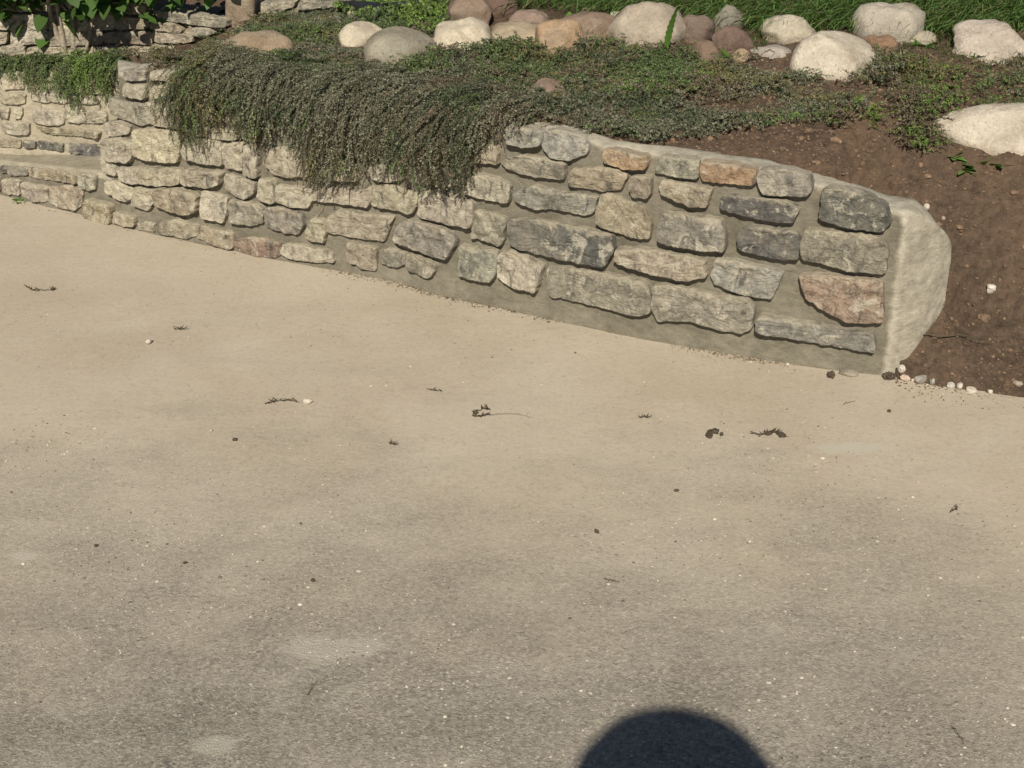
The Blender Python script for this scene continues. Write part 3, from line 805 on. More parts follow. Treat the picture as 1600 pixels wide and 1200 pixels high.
post = link("standing_stone", mesh_np("standing_stone", V, Fc, M_BOULDER)); post.location = (pb[0], pb[1], .64); post.color = (.40, .33, .24, 1)
tag(post, "smooth tan upright stone at the end of the stacked flagstones", "rock")

# ================================================================== BOULDERS
FOOT = []
def boulder(x0, y0, x1, y1, col, label, bury=.30, seed=0, flat=3, amp=.13, depth=.85, power=2.3, roll=0.0, back=0.0, ground=None):
    """box of what shows in the photo -> ellipsoid sitting in the bed"""
    g = hit_ground((x0 + x1) / 2, y1) if ground is None else np.array(ground)
    d0 = math.hypot(g[0], g[1])
    u = g[:2] / d0
    slant = math.sqrt(d0 ** 2 + (CAMH - g[2]) ** 2)
    a = (x1 - x0) / 2 / F * slant
    hh = (y1 - y0) / F * slant / .97                    # visible height
    b = a * depth
    c = hh / 2 * (1 + bury)
    cd = d0 + b * .80 + back
    cxy = u * cd
    # scale a little for the extra distance
    k = math.sqrt(cd ** 2 + (CAMH - g[2]) ** 2) / slant; a *= k; c *= k
    # centre height so that the top meets the top of the box
    ctr = ray((x0 + x1) / 2, y0); t = cd / math.hypot(ctr[0], ctr[1]); ztop = CAMH + ctr[2] * t
    dd = math.atan2(CAMH - ztop, cd)
    z = ztop - math.sqrt((c) ** 2 + (b * math.tan(dd)) ** 2)
    V, Fc = noise_blob((a, b, c), 4, seed, amp, flat, power)
    FOOT.append((cxy[0], cxy[1], a, b, u[0], u[1]))
    mn = mesh_np("boulder", V, Fc, M_BOULDER)
    o = link("boulder", mn); o.location = (cxy[0], cxy[1], z)
    o.rotation_euler = (0, roll, math.atan2(u[1], u[0]) - math.pi / 2)
    o.color = tuple(x * y for x, y in zip(col, (.93, .92, .92))) + (1,)
    tag(o, label, "boulder", "river boulders in the planted bed")
    return o
WHITE = (.60, .54, .43); CREAM = (.62, .55, .42); BROWN = (.235, .170, .120); TAN = (.42, .30, .19); GREY = (.36, .325, .255); PINK = (.40, .335, .265); DK = (.17, .125, .10)
BL = [
 (355, 50, 460, 92, (.36, .28, .19), "brown flat-topped boulder nested in thyme, leftmost of the boulders", .5, 1),
 (530, 33, 604, 72, CREAM, "smooth cream boulder tucked behind a larger grey one", .35, 2),
 (568, 41, 685, 96, (.34, .31, .235), "smooth grey-olive boulder with a brown left flank in the thyme", .45, 3),
 (672, 27, 770, 76, CREAM, "bright cream rounded boulder in front of a brown one", .45, 4),
 (696, -4, 771, 50, (.31, .225, .165), "brown-pink boulder leaning behind the bright cream one", .3, 5),
 (700, -34, 806, 26, (.19, .125, .10), "large dark red-brown boulder cut by the top edge", .3, 6),
 (800, 15, 858, 46, (.33, .25, .20), "small striped brown stone left of the orange boulder", .4, 7),
 (768, 37, 862, 66, (.44, .36, .25), "flat yellowish slab-like stone left of the orange boulder", .6, 8),
 (837, 33, 908, 84, (.47, .33, .205), "orange-tan blocky boulder between slab and brown boulder", .35, 9),
 (866, 20, 962, 62, (.30, .22, .16), "wide brown boulder behind the orange-tan one", .4, 10),
 (955, 4, 1076, 74, (.42, .36, .285), "tall pointed pinkish-grey boulder with a dandelion in front", .35, 11),
 (1060, 22, 1118, 68, (.21, .155, .12), "round dark brown boulder right of the pointed one", .3, 12),
 (1112, 36, 1178, 84, (.20, .14, .11), "tilted dark brown boulder with a pale nick", .35, 13),
 (1117, 9, 1160, 50, (.30, .28, .22), "mossy grey stone half hidden in the lawn edge", .3, 14),
 (1080, 64, 1127, 102, (.24, .17, .125), "squat brown stone beside a jagged green weed", .4, 15),
 (1170, 68, 1238, 94, (.46, .42, .36), "low greyish-white stone left of the big round white boulder", .5, 16),
 (1187, 24, 1277, 64, (.58, .52, .40), "flat cream boulder against the lawn behind smaller stones", .35, 17),
 (1235, 45, 1362, 124, WHITE, "big round white boulder sitting in bare soil", .35, 18),
 (1345, 53, 1396, 92, (.33, .21, .135), "reddish brown stone tucked behind the round white boulder", .4, 19),
 (1329, 0, 1440, 66, (.45, .41, .335), "large grey-white boulder with lawn grass draped over it", .3, 20),
 (1411, 46, 1460, 70, (.52, .47, .37), "small pale stone behind a broad green leaf", .4, 21),
 (1487, 33, 1596, 92, (.56, .49, .41), "angular white-pink boulder near the right edge in weeds", .35, 22),
 (1460, 164, 1720, 240, (.64, .57, .46), "huge white boulder stained rusty, cut by the right edge", .35, 23),
 (820, 122, 889, 160, (.29, .21, .155), "small brown boulder sunk in thyme above the wall", .5, 24),
 (546, 10, 576, 25, CREAM, "tiny cream stone beside the black plastic edging", .4, 25),
 (905, 9, 936, 26, (.38, .31, .22), "small tan stone peeping above the wide brown boulder", .4, 26),
 (948, 17, 990, 34, (.50, .46, .36), "pale stone with grass over it left of the pointed boulder", .4, 27),
 (1240, 47, 1266, 64, (.34, .29, .22), "small brownish stone wedged behind the round white boulder", .4, 28),
 (1140, 78, 1172, 98, (.36, .27, .18), "small tan stone under the jagged green weed", .5, 29),
]
for (x0, y0, x1, y1, c, lab, bury, sd) in BL:
    fl, am, pw, ro = 5, .15, 2.25, 0.0
    if sd == 11: fl, am, pw = 7, .16, 1.75
    if sd in (9, 8, 22): fl, pw = 8, 2.8
    if sd == 13: ro = .35
    if sd in (18, 23): am = .07
    if sd in (2, 3): am = .06
    boulder(x0, y0, x1, y1, c, lab, bury, sd, fl, am, .85 if sd != 23 else .42, pw, ro)

# ================================================================== PLANTS
def leaf_quads(P, D, S, L, W, col):
    """diamond leaves: base P, direction D, side S; arrays"""
    n = len(P)
    V = np.empty((n, 4, 3)); c = D * L[:, None]
    V[:, 0] = P; V[:, 1] = P + c * .5 + S * W[:, None] / 2; V[:, 2] = P + c; V[:, 3] = P + c * .5 - S * W[:, None] / 2
    Fc = np.arange(n * 4).reshape(n, 4)
    return V.reshape(-1, 3), Fc, np.repeat(col, 4, 0)
def unit(a): return a / (np.linalg.norm(a, axis=-1, keepdims=True) + 1e-9)
def sprigs(paths, cols, m=22, leaf_len=(.0055, .0090), stem_r=.0006, stemcol=(.085, .075, .050)):
    """paths (n,k,3): leaves set along them in pairs, plus ribbon stems"""
    paths = np.asarray(paths); cols = np.asarray(cols); n, k, _ = paths.shape
    t = np.linspace(.10, .999, m) * (k - 1); i = t.astype(int); f = (t - i)[None, :, None]
    B = paths[:, i] * (1 - f) + paths[:, i + 1] * f
    T = unit(np.gradient(B, axis=1))
    LP = np.concatenate([B, B], 1).reshape(-1, 3); LD = np.concatenate([T, T], 1).reshape(-1, 3)
    LC = np.repeat(cols, 2 * m, 0) * RNG.uniform(.72, 1.25, (n * 2 * m, 1))
    N = len(LP)
    R = unit(np.cross(LD, RNG.normal(size=(N, 3))))
    D = unit(LD * RNG.uniform(.35, .9, (N, 1)) + R * RNG.uniform(.5, 1.0, (N, 1)))
    S = unit(np.cross(D, RNG.normal(size=(N, 3))))
    Ln = RNG.uniform(*leaf_len, N)
    V, Fc, C = leaf_quads(LP, D, S, Ln, Ln * RNG.uniform(.45, .65, N), LC)
    sd = unit(np.cross(unit(np.gradient(paths, axis=1)), RNG.normal(size=(n, 1, 3))))
    SV = np.stack([paths - sd * stem_r, paths + sd * stem_r], 2).reshape(-1, 3)
    a = (np.arange(n)[:, None] * (2 * k) + np.arange(k - 1)[None] * 2).reshape(-1)
    SF = np.stack([a, a + 1, a + 3, a + 2], 1)
    return np.vstack([V, SV]), np.vstack([Fc, SF + len(V)]), np.vstack([C, np.tile(stemcol, (len(SV), 1))])

C_GG = np.array((.185, .188, .128)); C_GR = np.array((.125, .172, .068)); C_BR = np.array((.178, .142, .098)); C_OL = np.array((.190, .172, .082)); C_DG = np.array((.085, .110, .060)); C_BRT = np.array((.15, .23, .055))
KEYS = np.array([C_GG, C_GR, C_BR, C_OL, C_DG, C_BRT])
def pick_col(pos, wts, seed):
    """patchy mixture of leaf colours over the mat"""
    n = len(pos)
    sc = np.stack([fbm(pos * 6 + 13 * k, 2, seed + k) * .55 + wts[k] + RNG.normal(size=n) * .13 for k in range(6)], 1)
    return KEYS[np.argmax(sc, 1)] * RNG.uniform(.7, 1.3, (n, 1))

def cascade(name, face, topf, hang_px, n, wts, label, mounds=None, bare=0, bulge=.085, lift=.05, back_len=.22, drift=-.35, seed=0, leaf=(.0042, .0084), m=30):
    hp = sorted((face.hit(x, y, .04)) for x, y in hang_px)
    hq = [a for a, b in hp]; hz = [b for a, b in hp]
    Q = RNG.uniform(hq[0], hq[-1], n)
    TOP = topf(Q); HB = np.minimum(np.interp(Q, hq, hz) + RNG.normal(size=n) * .016, TOP - .015)
    BN = vnoise(np.c_[Q * 9, np.zeros(n), np.full(n, seed)], seed)
    MD = np.ones(n); SIDE = np.zeros(n)
    if mounds:                                              # the mat hangs in rounded mounds with creases between
        MD = np.zeros(n)
        for (mc, mw, ms) in mounds:
            qc = face.hit(mc, 230)[0]; qw = face.hit(mc + mw, 230)[0] - qc
            u = (Q - qc) / qw; v = np.clip(1 - u * u, 0, 1) ** .6 * ms
            SIDE = np.where(v > MD, np.clip(u, -1, 1), SIDE); MD = np.maximum(MD, v)
        MD = .18 + 1.05 * MD
    LN = RNG.uniform(.05, .15, n); FR = RNG.uniform(0, 1, n) ** .85
    # strands hang in ropes: neighbours share a depth, so dark gaps open between them
    LAYER = RNG.uniform(-.040, .008, n) + .026 * vnoise(np.c_[Q * 48, FR * 5, np.zeros(n)], seed + 2)
    t = np.linspace(0, 1, 9); O_ = np.empty((n, 9)); Z_ = np.empty((n, 9))
    for i in range(n):
        top, hb = TOP[i], HB[i]; drop = top - hb
        B = bulge * min(max(drop / .12, .3), 1.1) * (1 + .25 * BN[i]) * MD[i]
        lf = lift * (.55 + .5 * MD[i])
        prof = np.array([(-back_len, top + lf * .75), (-.10, top + lf), (0, top + lf), (B * .55, top + lf * .55), (B * .95, top - drop * .12), (B, top - drop * .38), (B * .75, top - drop * .72), (B * .38 + .012, hb)])
        L = np.r_[0, np.cumsum(np.hypot(*np.diff(prof, axis=0).T))]
        a1 = max(L[-1] * FR[i], LN[i] * .6); aa = np.linspace(max(0, a1 - LN[i]), a1, 9)
        O_[i] = np.interp(aa, L, prof[:, 0]); Z_[i] = np.interp(aa, L, prof[:, 1])
    go, gz = np.gradient(O_, axis=1), np.gradient(Z_, axis=1); gl = np.hypot(go, gz) + 1e-9
    sh = LAYER[:, None] + .016 * t[None] ** 2
    O2 = O_ - gz / gl * sh; Z2 = Z_ + go / gl * sh - .010 * t[None] ** 2
    QD = Q[:, None] + ((drift + .30 * SIDE) * LN * (.5 + .9 * RNG.random(n)))[:, None] * t[None] + .013 * np.sin(t[None] * RNG.uniform(3, 7, (n, 1)) + RNG.uniform(0, 6, (n, 1))) * t[None] + RNG.normal(size=(n, 1)) * .015 * t[None]
    P = np.concatenate([face.at(QD) + face.nrm(QD) * O2[..., None], Z2[..., None]], -1) + RNG.normal(size=(n, 9, 3)) * .0016
    V, Fc, C = sprigs(P, pick_col(P[:, 4], wts, seed), m, leaf)
    if bare:                                                # leafless woody strands below the hem
        ii = RNG.choice(np.where(FR > .55)[0], bare); Pb = P[ii].copy()
        Pb[:, :, 2] -= (np.linspace(0, 1, 9) ** 1.5)[None] * RNG.uniform(.0, .05, (bare, 1)); Pb += RNG.normal(size=(bare, 1, 3)) * .006
        V2, F2, C2 = sprigs(Pb, np.tile(C_BR * .6, (bare, 1)), 6, (.003, .006), .0011, (.07, .05, .035))
        V, Fc, C = np.vstack([V, V2]), np.vstack([Fc, F2 + len(V)]), np.vstack([C, C2])
    o = link(name, mesh_np(name, V, Fc, M_LEAF, False, C))
    return tag(o, label, "thyme", kind="stuff")
cascade("hanging_thyme", main, main_top,
        [(287,165),(293,214),(310,212),(335,216),(352,190),(366,182),(385,196),(400,236),(418,240),(430,214),(450,210),(468,216),(482,226),(492,262),(505,292),(530,295),(556,284),(575,262),(600,262),(622,276),(640,262),(655,262),(675,288),(700,293),(735,292),(752,255),(770,226),(790,206),(815,196)],
        3100, [.48, .20, .26, .05, .08, -.2], "thick grey-green creeping thyme cascading over the main wall's face", seed=5, bare=520, mounds=[(318, 48, .95), (432, 62, .85), (550, 66, 1.1), (690, 84, 1.2), (785, 40, .5)])
cascade("hanging_thyme", back, b_top,
        [(-60,108),(-10,112),(25,116),(40,142),(60,146),(82,140),(98,160),(118,164),(130,150),(150,150),(168,158),(180,130)],
        1100, [-.1, .45, -.2, .15, .15, .1], "fresh green creeping thyme hanging over the pale set-back wall", bulge=.05, lift=.03, back_len=.12, drift=0, seed=9)
cascade("dried_trailing_stem", main, main_top, [(222,118),(229,148),(234,158),(240,150),(246,118)], 90, [-.5, -.4, .9, -.5, -.5, -1], "red-brown dried trailing strand over the left end of the wall", bulge=.025, lift=.02, back_len=.12, drift=0, seed=10)

# thyme carpet on the bed
DENSE = [(170, 100), (250, 94), (310, 82), (385, 52), (450, 24), (545, 18), (600, 30), (700, 55), (830, 72), (960, 62), (1060, 80), (1095, 105), (1040, 160), (1130, 205), (1010, 222), (800, 205), (280, 122), (180, 115)]
MIXED = [(1030, 170), (1080, 100), (1180, 95), (1250, 120), (1320, 150), (1320, 195), (1190, 200), (1130, 215), (1000, 225)]
SPARSE = [(1290, 120), (1400, 90), (1600, 85), (1640, 170), (1470, 180), (1455, 250), (1360, 195)]
WEEDY = [(525, 10), (700, 4), (720, 40), (690, 75), (640, 42), (560, 40)]
def carpet(name, polys, n, wts, label, hgt=(.014, .036), flatn=.8, seed=0, mat=None, clump=0.0, leaf=(.0042, .0084), m=15):
    A = np.concatenate([np.array([hit_ground(*p)[:2] for p in poly]) for poly in polys])
    lo, hi = A.min(0) - .03, A.max(0) + .03
    XY = []; got = 0
    for _ in range(60):
        x = RNG.uniform(lo[0], hi[0], 8000); y = RNG.uniform(lo[1], hi[1], 8000)
        ok = in_poly(x, y, BED); x, y = x[ok], y[ok]
        z = zt(x, y); px, py = project(np.stack([x, y, z], -1))
        jx = fbm(np.stack([x * 12, y * 12, x * 0], -1), 2, seed) * 14
        ok = np.zeros(len(x), bool)
        for poly in polys: ok |= in_poly(px + jx, py + jx * .5, poly)
        if clump: ok &= fbm(np.stack([x * 9, y * 9, x * 0], -1), 3, seed + 3) > clump + RNG.normal(0, .30, len(x))
        for (bx, by, ba, bb_, ux, uy) in FOOT:              # nothing grows through a boulder or right up its face
            al = (x - bx) * ux + (y - by) * uy; ac = (x - bx) * uy - (y - by) * ux
            ok &= ~((ac / (ba * .95)) ** 2 + ((al + .02) / (bb_ * 1.0 + .02)) ** 2 < RNG.uniform(.8, 1.0, len(x)))
        XY.append(np.stack([x, y, z], -1)[ok]); got += ok.sum()
        if got >= n: break
    G = np.concatenate(XY)[:n]; n = len(G)
    ln = RNG.uniform(.03, .085, n) * flatn; h = RNG.uniform(*hgt, n) * (1 + .7 * vnoise(np.c_[G[:, :2] * 9, np.full(n, 2.)], seed))
    an = RNG.normal(-1.9, 1.0, n); t = np.linspace(0, 1, 6)
    P = np.stack([G[:, :1] + (np.cos(an) * ln)[:, None] * t, G[:, 1:2] + (np.sin(an) * ln)[:, None] * t, G[:, 2:] - .004 + h[:, None] * np.sin(t * 1.9)], -1) + RNG.normal(size=(n, 6, 3)) * .001
    V, Fc, C = sprigs(P, pick_col(P[:, 0], wts, seed), m, leaf)
    o = link(name, mesh_np(name, V, Fc, mat or M_LEAF, False, C))
    return tag(o, label, "thyme", kind="stuff")
carpet("thyme_carpet", [DENSE], 9000, [.28, .30, .12, .05, .10, -.15], "dense green thyme carpet covering the bed between boulders", seed=21)
carpet("thyme_patch", [MIXED], 1900, [.22, .22, .28, .10, .10, -.1], "thin brown and green thyme patch thinning out into soil", seed=22, clump=.12)
carpet("weed_patch", [SPARSE], 1300, [.15, .22, .28, .25, .0, .10], "scattered weeds in the bare soil near the right-hand boulders", seed=23, clump=.2, hgt=(.015, .05))
carpet("weed_patch", [WEEDY], 520, [-.2, .3, -.1, .1, .1, .4], "bright green low weeds behind the cream boulders", seed=24, leaf=(.009, .016), hgt=(.02, .05))

# lawn of long grass
def blades(name, pts, ln, lean, cols, mat, label, cat="grass", width=.003, seed=0):
    n = len(pts); k = 5; t = np.linspace(0, 1, k)
    h = ln * RNG.uniform(.55, 1.1, n)
    d = unit(np.c_[lean + RNG.normal(size=(n, 2)) * .45, np.zeros(n)])
    P = pts[:, None, :] + d[:, None, :] * (h[:, None] * (t ** 1.6)[None] * RNG.uniform(.5, 1.0, (n, 1)))[..., None]
    P[:, :, 2] += h[:, None] * (t - .72 * t ** 2.6 * RNG.uniform(.5, 1.25, (n, 1)))* .75
    S = unit(np.cross(d, np.array([0, 0, 1.0]))) * width
    w = np.array([1, 1, .85, .55, .06])
    V = np.stack([P - S[:, None, :] * w[None, :, None], P + S[:, None, :] * w[None, :, None]], 2).reshape(-1, 3)
    a = (np.arange(n)[:, None] * (2 * k) + np.arange(k - 1)[None] * 2).reshape(-1)
    Fc = np.stack([a, a + 1, a + 3, a + 2], 1)
    o = link(name, mesh_np(name, V, Fc, mat, True, np.repeat(cols, 2 * k, 0)))
    return tag(o, label, cat, kind="stuff")
n = 60000
x = RNG.uniform(-.5, 3.2, n); y = 4.6 + 2.6 * RNG.uniform(0, 1, n) ** 1.6; z = zt(x, y)
px, py = project(np.stack([x, y, z], -1))
edge = np.interp(px, [650, 700, 800, 870, 960, 1080, 1180, 1290, 1330, 1450, 1480, 1600, 1800], [-30, 6, 22, 22, 24, 34, 46, 52, 56, 58, 56, 54, 54]) + fbm(np.stack([x * 8, y * 0, y * 0], -1), 2, 4) * 5
ok = (py < edge) & (px > 680)
pts = np.stack([x, y, z - .005], -1)[ok]
gc = np.where(RNG.random((len(pts), 1)) < .12, np.array((.30, .29, .14))[None], np.array((.135, .230, .065))[None]) * RNG.uniform(.6, 1.5, (len(pts), 1))
blades("lawn_grass", pts, .16, np.array([-.9, -.7]), gc, M_GRASS, "long dark green lawn grass leaning over the boulders", width=.0022)
# tufts of thin grass in the sparse soil
n = 5000; x = RNG.uniform(.6, 2.0, n); y = RNG.uniform(3.5, 5.0, n); z = zt(x, y); px, py = project(np.stack([x, y, z], -1))
ok = (in_poly(px, py, SPARSE) | in_poly(px, py, MIXED)) & (fbm(np.stack([x * 7, y * 7, x * 0], -1), 3, 61) > .12)
pts = np.stack([x, y, z - .004], -1)[ok]
gc = np.where(RNG.random((len(pts), 1)) < .35, np.array((.20, .15, .08))[None], np.array((.085, .145, .035))[None]) * RNG.uniform(.6, 1.4, (len(pts), 1))
blades("grass_tufts", pts, .06, np.array([0, -.2]), gc, M_GRASS, "thin grass tufts and straw in the soil around white boulders", width=.0012)

n = 9000; x = RNG.uniform(-.2, 2.0, n); y = RNG.uniform(4.2, 5.2, n); z = zt(x, y); px, py = project(np.stack([x, y, z], -1))
ok = in_poly(px, py, [(770, 20), (1000, 18), (1180, 30), (1330, 46), (1480, 50), (1600, 60), (1600, 104), (1400, 96), (1180, 92), (1000, 76), (800, 66)]) & (fbm(np.stack([x * 9, y * 9, x * 0], -1), 3, 63) > .05)
pts = np.stack([x, y, z - .004], -1)[ok]
gc = np.where(RNG.random((len(pts), 1)) < .2, np.array((.24, .19, .10))[None], np.array((.105, .180, .045))[None]) * RNG.uniform(.6, 1.4, (len(pts), 1))
blades("boulder_grass", pts, .075, np.array([-.3, -.4]), gc, M_GRASS, "loose green grass growing between the row of boulders", width=.0014)
# leafy weeds
def broad_leaf(length, width, serr=0, fold=.25, droop=.3, k=9):
    t = np.linspace(0, 1, k); w = np.sin(np.pi * np.clip(t, .0, 1) ** .75) * .5 * width + .002
    if serr: w = w * (1 - .30 * (np.arange(k) % 2)) * (.45 + .55 * t ** .7)
    w[-1] = .0005
    mid = np.c_[t * length, np.zeros(k), -droop * length * t ** 2]
    Lf = np.c_[t * length - (.03 * length if serr else 0), w, mid[:, 2] + fold * w]; Rt = np.c_[t * length - (.03 * length if serr else 0), -w, mid[:, 2] + fold * w]
    V = np.stack([Lf, mid, Rt], 1).reshape(-1, 3)
    return V, grid_faces(3, k)
def heart_leaf(L):
    out = [(0, 0), (-.10, .22), (.02, .42), (.25, .50), (.52, .40), (.78, .20), (1.0, 0)]
    up = np.array(out); V = []
    for x, y in up: V += [(x * L, y * L, .10 * y * L - .18 * L * x * x), (x * L, 0, -.18 * L * x * x), (x * L, -y * L, .10 * y * L - .18 * L * x * x)]
    return np.array(V), grid_faces(3, len(up))
def place(V, loc, yaw, pitch, roll=0):
    M = Matrix.Rotation(yaw, 3, 'Z') @ Matrix.Rotation(-pitch, 3, 'Y') @ Matrix.Rotation(roll, 3, 'X')
    return V @ np.array(M).T + np.asarray(loc)
def weed(name, px, py, specs, label, col=(.10, .19, .035), cat="weed"):
    g = hit_ground(px, py); root = tag(empty(name, g), label, cat)
    for (ln, wd, yaw, pitch, serr) in specs:
        V, Fc = broad_leaf(ln, wd, serr, k=21 if serr else 9)
        V = place(V, (0, 0, -.003), yaw, pitch)
        c = np.tile(np.array(col) * RNG.uniform(.75, 1.25), (len(V), 1))
        link("leaf", mesh_np("leaf", V, Fc, M_SHRUBLEAF, True, c), root)
    return root
weed("dandelion_weed", 1040, 90, [(.19, .034, -1.2, 1.50, 1), (.07, .02, 1.9, 1.1, 1), (.05, .018, 2.6, .5, 1), (.05, .016, .5, .6, 1), (.045, .015, -2.4, .4, 1)], "tall jagged dandelion leaf standing before the pointed boulder", (.085, .17, .03))
weed("jagged_weed", 1146, 100, [(.075, .028, 2.3, .9, 1), (.065, .03, .3, .25, 1), (.05, .025, -1.0, .3, 1), (.05, .02, 2.9, .3, 1)], "bright green jagged weed between two brown stones", (.11, .22, .035))
weed("leafy_weed", 1344, 120, [(.040, .026, 2.0, 1.1, 0), (.034, .022, .1, .35, 0), (.03, .02, -.6, .2, 0), (.03, .02, -2.2, .3, 0)], "small green seedling at the foot of the round white boulder", (.10, .24, .035))
weed("leafy_weed", 1442, 72, [(.06, .045, 1.8, .9, 0), (.06, .04, .3, .5, 0), (.055, .04, -2.6, .5, 0), (.045, .03, -.8, .3, 0)], "broad-leaved weed in front of the small pale stone", (.10, .18, .04))
weed("leafy_weed", 1545, 92, [(.05, .035, 1.9, .8, 0), (.045, .03, .3, .5, 0), (.05, .03, -2.8, .6, 0), (.04, .03, -1.2, .3, 0)], "green weed under the angular white-pink boulder", (.08, .16, .035))
weed("leafy_weed", 640, 40, [(.055, .018, .5, .7, 0), (.05, .016, 2.2, .7, 0), (.045, .015, -.4, .4, 0), (.04, .015, -2.6, .5, 0), (.045, .016, 1.3, 1.1, 0)], "pale green rosette weed between the grey and cream boulders", (.22, .30, .13))
weed("leafy_weed", 890, 30, [(.03, .022, 1.6, 1.2, 0), (.02, .014, .2, .4, 0)], "tiny upright leaf on the wide brown boulder's edge", (.12, .26, .03))
weed("driveway_weed", 32, 316, [(.05, .016, .3, .35, 0), (.05, .014, -.9, .3, 0), (.045, .016, 2.6, .4, 0), (.04, .014, 1.5, .8, 0), (.045, .015, -2.5, .3, 0), (.035, .012, -1.6, .5, 0)], "small green weed growing where the step meets the driveway", (.10, .17, .04))
wl = []
for k, (px, py) in enumerate([(1490, 248), (1515, 262), (1535, 258), (1560, 262), (1508, 270), (1240, 130), (1270, 175), (1285, 165), (1225, 150), (1420, 205), (1425, 130), (1490, 140)]):
    labs = ["low leafy weed at the left foot of the huge white boulder", "leafy sprout in soil just below the huge white boulder", "second sprout along the underside of the huge white boulder", "rightmost sprout under the huge white boulder", "lowest green sprout on the dark soil bank", "weed in soil left of the round white boulder's base", "bright green weed in the mixed patch above the wall", "bright sprout right beside another in the mixed patch", "weed nearest the tan stone above the wall", "dark weed in bare soil left of the huge white boulder", "weed in soil right of the round white boulder", "weed between angular white-pink and huge white boulders"]
    sp = [(RNG.uniform(.022, .045), RNG.uniform(.010, .018), RNG.uniform(0, 6.28), RNG.uniform(.3, 1.1), 0) for _ in range(9)]
    weed("leafy_weed", px, py, sp, labs[k], (.13, .235, .055))

# shrub at the upper left
sg = hit_ground(108, 96); shrub = tag(empty("shrub", sg), "heart-leaved shrub with pale bare stems before the terrace wall", "shrub")
tips = []
rs = random.Random(4)
for k, (dx, dy, hgt, r) in enumerate([(-.02, .02, .52, .010), (.0, -.01, .58, .011), (.025, .01, .55, .010), (-.05, .03, .44, .008), (.05, .03, .50, .008), (.09, .0, .42, .006), (-.10, .02, .42, .007), (.15, .03, .36, .005), (-.12, .04, .34, .005), (.20, .0, .34, .005)]):
    n = 12; t = np.linspace(0, 1, n)
    P = np.c_[dx * .6 + dx * 2.2 * t ** 1.2 + rs.uniform(-.02, .02) * np.sin(t * 5), dy + rs.uniform(-.10, .05) * t, hgt * t - .02]
    P[:, :2] += np.cumsum(RNG.normal(size=(n, 2)) * .004, 0)
    V, Fc = tube(P, np.linspace(r * 1.2, r * .5, n), 7)
    st = link("stem", mesh_np("stem", V, Fc, M_BARK), shrub)
    for b in range(6):
        i = rs.randint(3, n - 2); a = rs.uniform(0, 6.28); ln = rs.uniform(.06, .16); m = 6; tt = np.linspace(0, 1, m)
        Q = P[i] + np.c_[math.cos(a) * ln * tt, math.sin(a) * ln * tt * .8, ln * .55 * tt - .05 * tt ** 2]
        V, Fc = tube(Q, np.linspace(r * .4, r * .15, m), 5)
        link("branch", mesh_np("branch", V, Fc, M_BARK), st)
        tips += [Q[-1], Q[-2], Q[-3], Q[3] + 0]
    tips += [P[-1], P[-2], P[-3], P[-4]]
HL = []
for L in (.042, .054, .066):
    for v in range(3):
        V, Fc = heart_leaf(L)
        c = np.tile(np.array((.070, .135, .030)) * (.75 + .3 * v), (len(V), 1))
        HL.append(mesh_np("leaf", V, Fc, M_SHRUBLEAF, True, c))
cnt = 0
rs.shuffle(tips)
for p in tips:
    if p[2] < .20 and rs.random() < .82: continue
    for j in range(1):
        if cnt >= 298: break
        o = link("leaf", HL[rs.randrange(9)], shrub); cnt += 1
        o.location = (p[0] + rs.uniform(-.03, .03), p[1] + rs.uniform(-.03, .03), p[2] + rs.uniform(-.03, .03))
        o.rotation_euler = (rs.uniform(-.5, .5), rs.uniform(.2, .9), rs.uniform(-2.8, -.3) if rs.random() < .75 else rs.uniform(0, 6.28))
parts, lc = [], []
for k in range(900):                                        # the rest of the crown, mostly above the picture
    p = tips[rs.randrange(len(tips))]
    if p[2] < .20: continue
    V, Fc = heart_leaf(rs.uniform(.042, .066))
    V = place(V, (p[0] + rs.uniform(-.09, .09), p[1] + rs.uniform(-.16, .06), p[2] + rs.uniform(-.02, .12)), rs.uniform(-3.0, 0), -rs.uniform(.1, .9), rs.uniform(-.6, .6))
    parts.append((V, Fc)); lc.append(np.tile(np.array((.066, .128, .030)) * rs.uniform(.7, 1.3), (len(V), 1)))
V, Fc = join_parts(parts)
tag(link("foliage", mesh_np("foliage", V, Fc, M_SHRUBLEAF, True, np.concatenate(lc)), shrub), kind="stuff")

# ================================================================== SMALL THINGS
# black plastic edging
pe = [hit_ground(*p) for p in [(524, 22), (560, 27), (600, 29), (640, 27), (668, 17), (690, 8), (720, 2)]]
pe = np.array(pe); t = np.linspace(0, 1, 50); s = np.linspace(0, 1, len(pe))
P = np.c_[[np.interp(t, s, pe[:, k]) for k in range(3)]].T
rows = []
for (dz, dy) in ((-.02, 0), (.022, .0), (.046, -.004), (.052, .006), (.046, .014), (-.02, .012)):
    rows.append(P + np.array([0, dy, dz]) + np.c_[np.zeros(50), fbm(P * 6, 2, 3) * .008, fbm(P * 8, 2, 4) * .006])
tag(link("plastic_edging", mesh_np("plastic_edging", np.concatenate(rows), grid_faces(50, 6), M_PLASTIC)), "black plastic lawn edging strip behind the cream boulders", "edging")
pe2 = gp(545, 8, .62); 
V, Fc = noise_blob((.16, .07, .035), 3, 77, .12, 4, 3.0)
o = link("plastic_sheet", mesh_np("plastic_sheet", V, Fc, M_PLASTIC)); g = hit_ground(640, 6); o.location = (g[0], g[1] + .1, g[2] + .01)
tag(o, "crumpled black plastic lying at the top edge behind the edging", "plastic sheet")

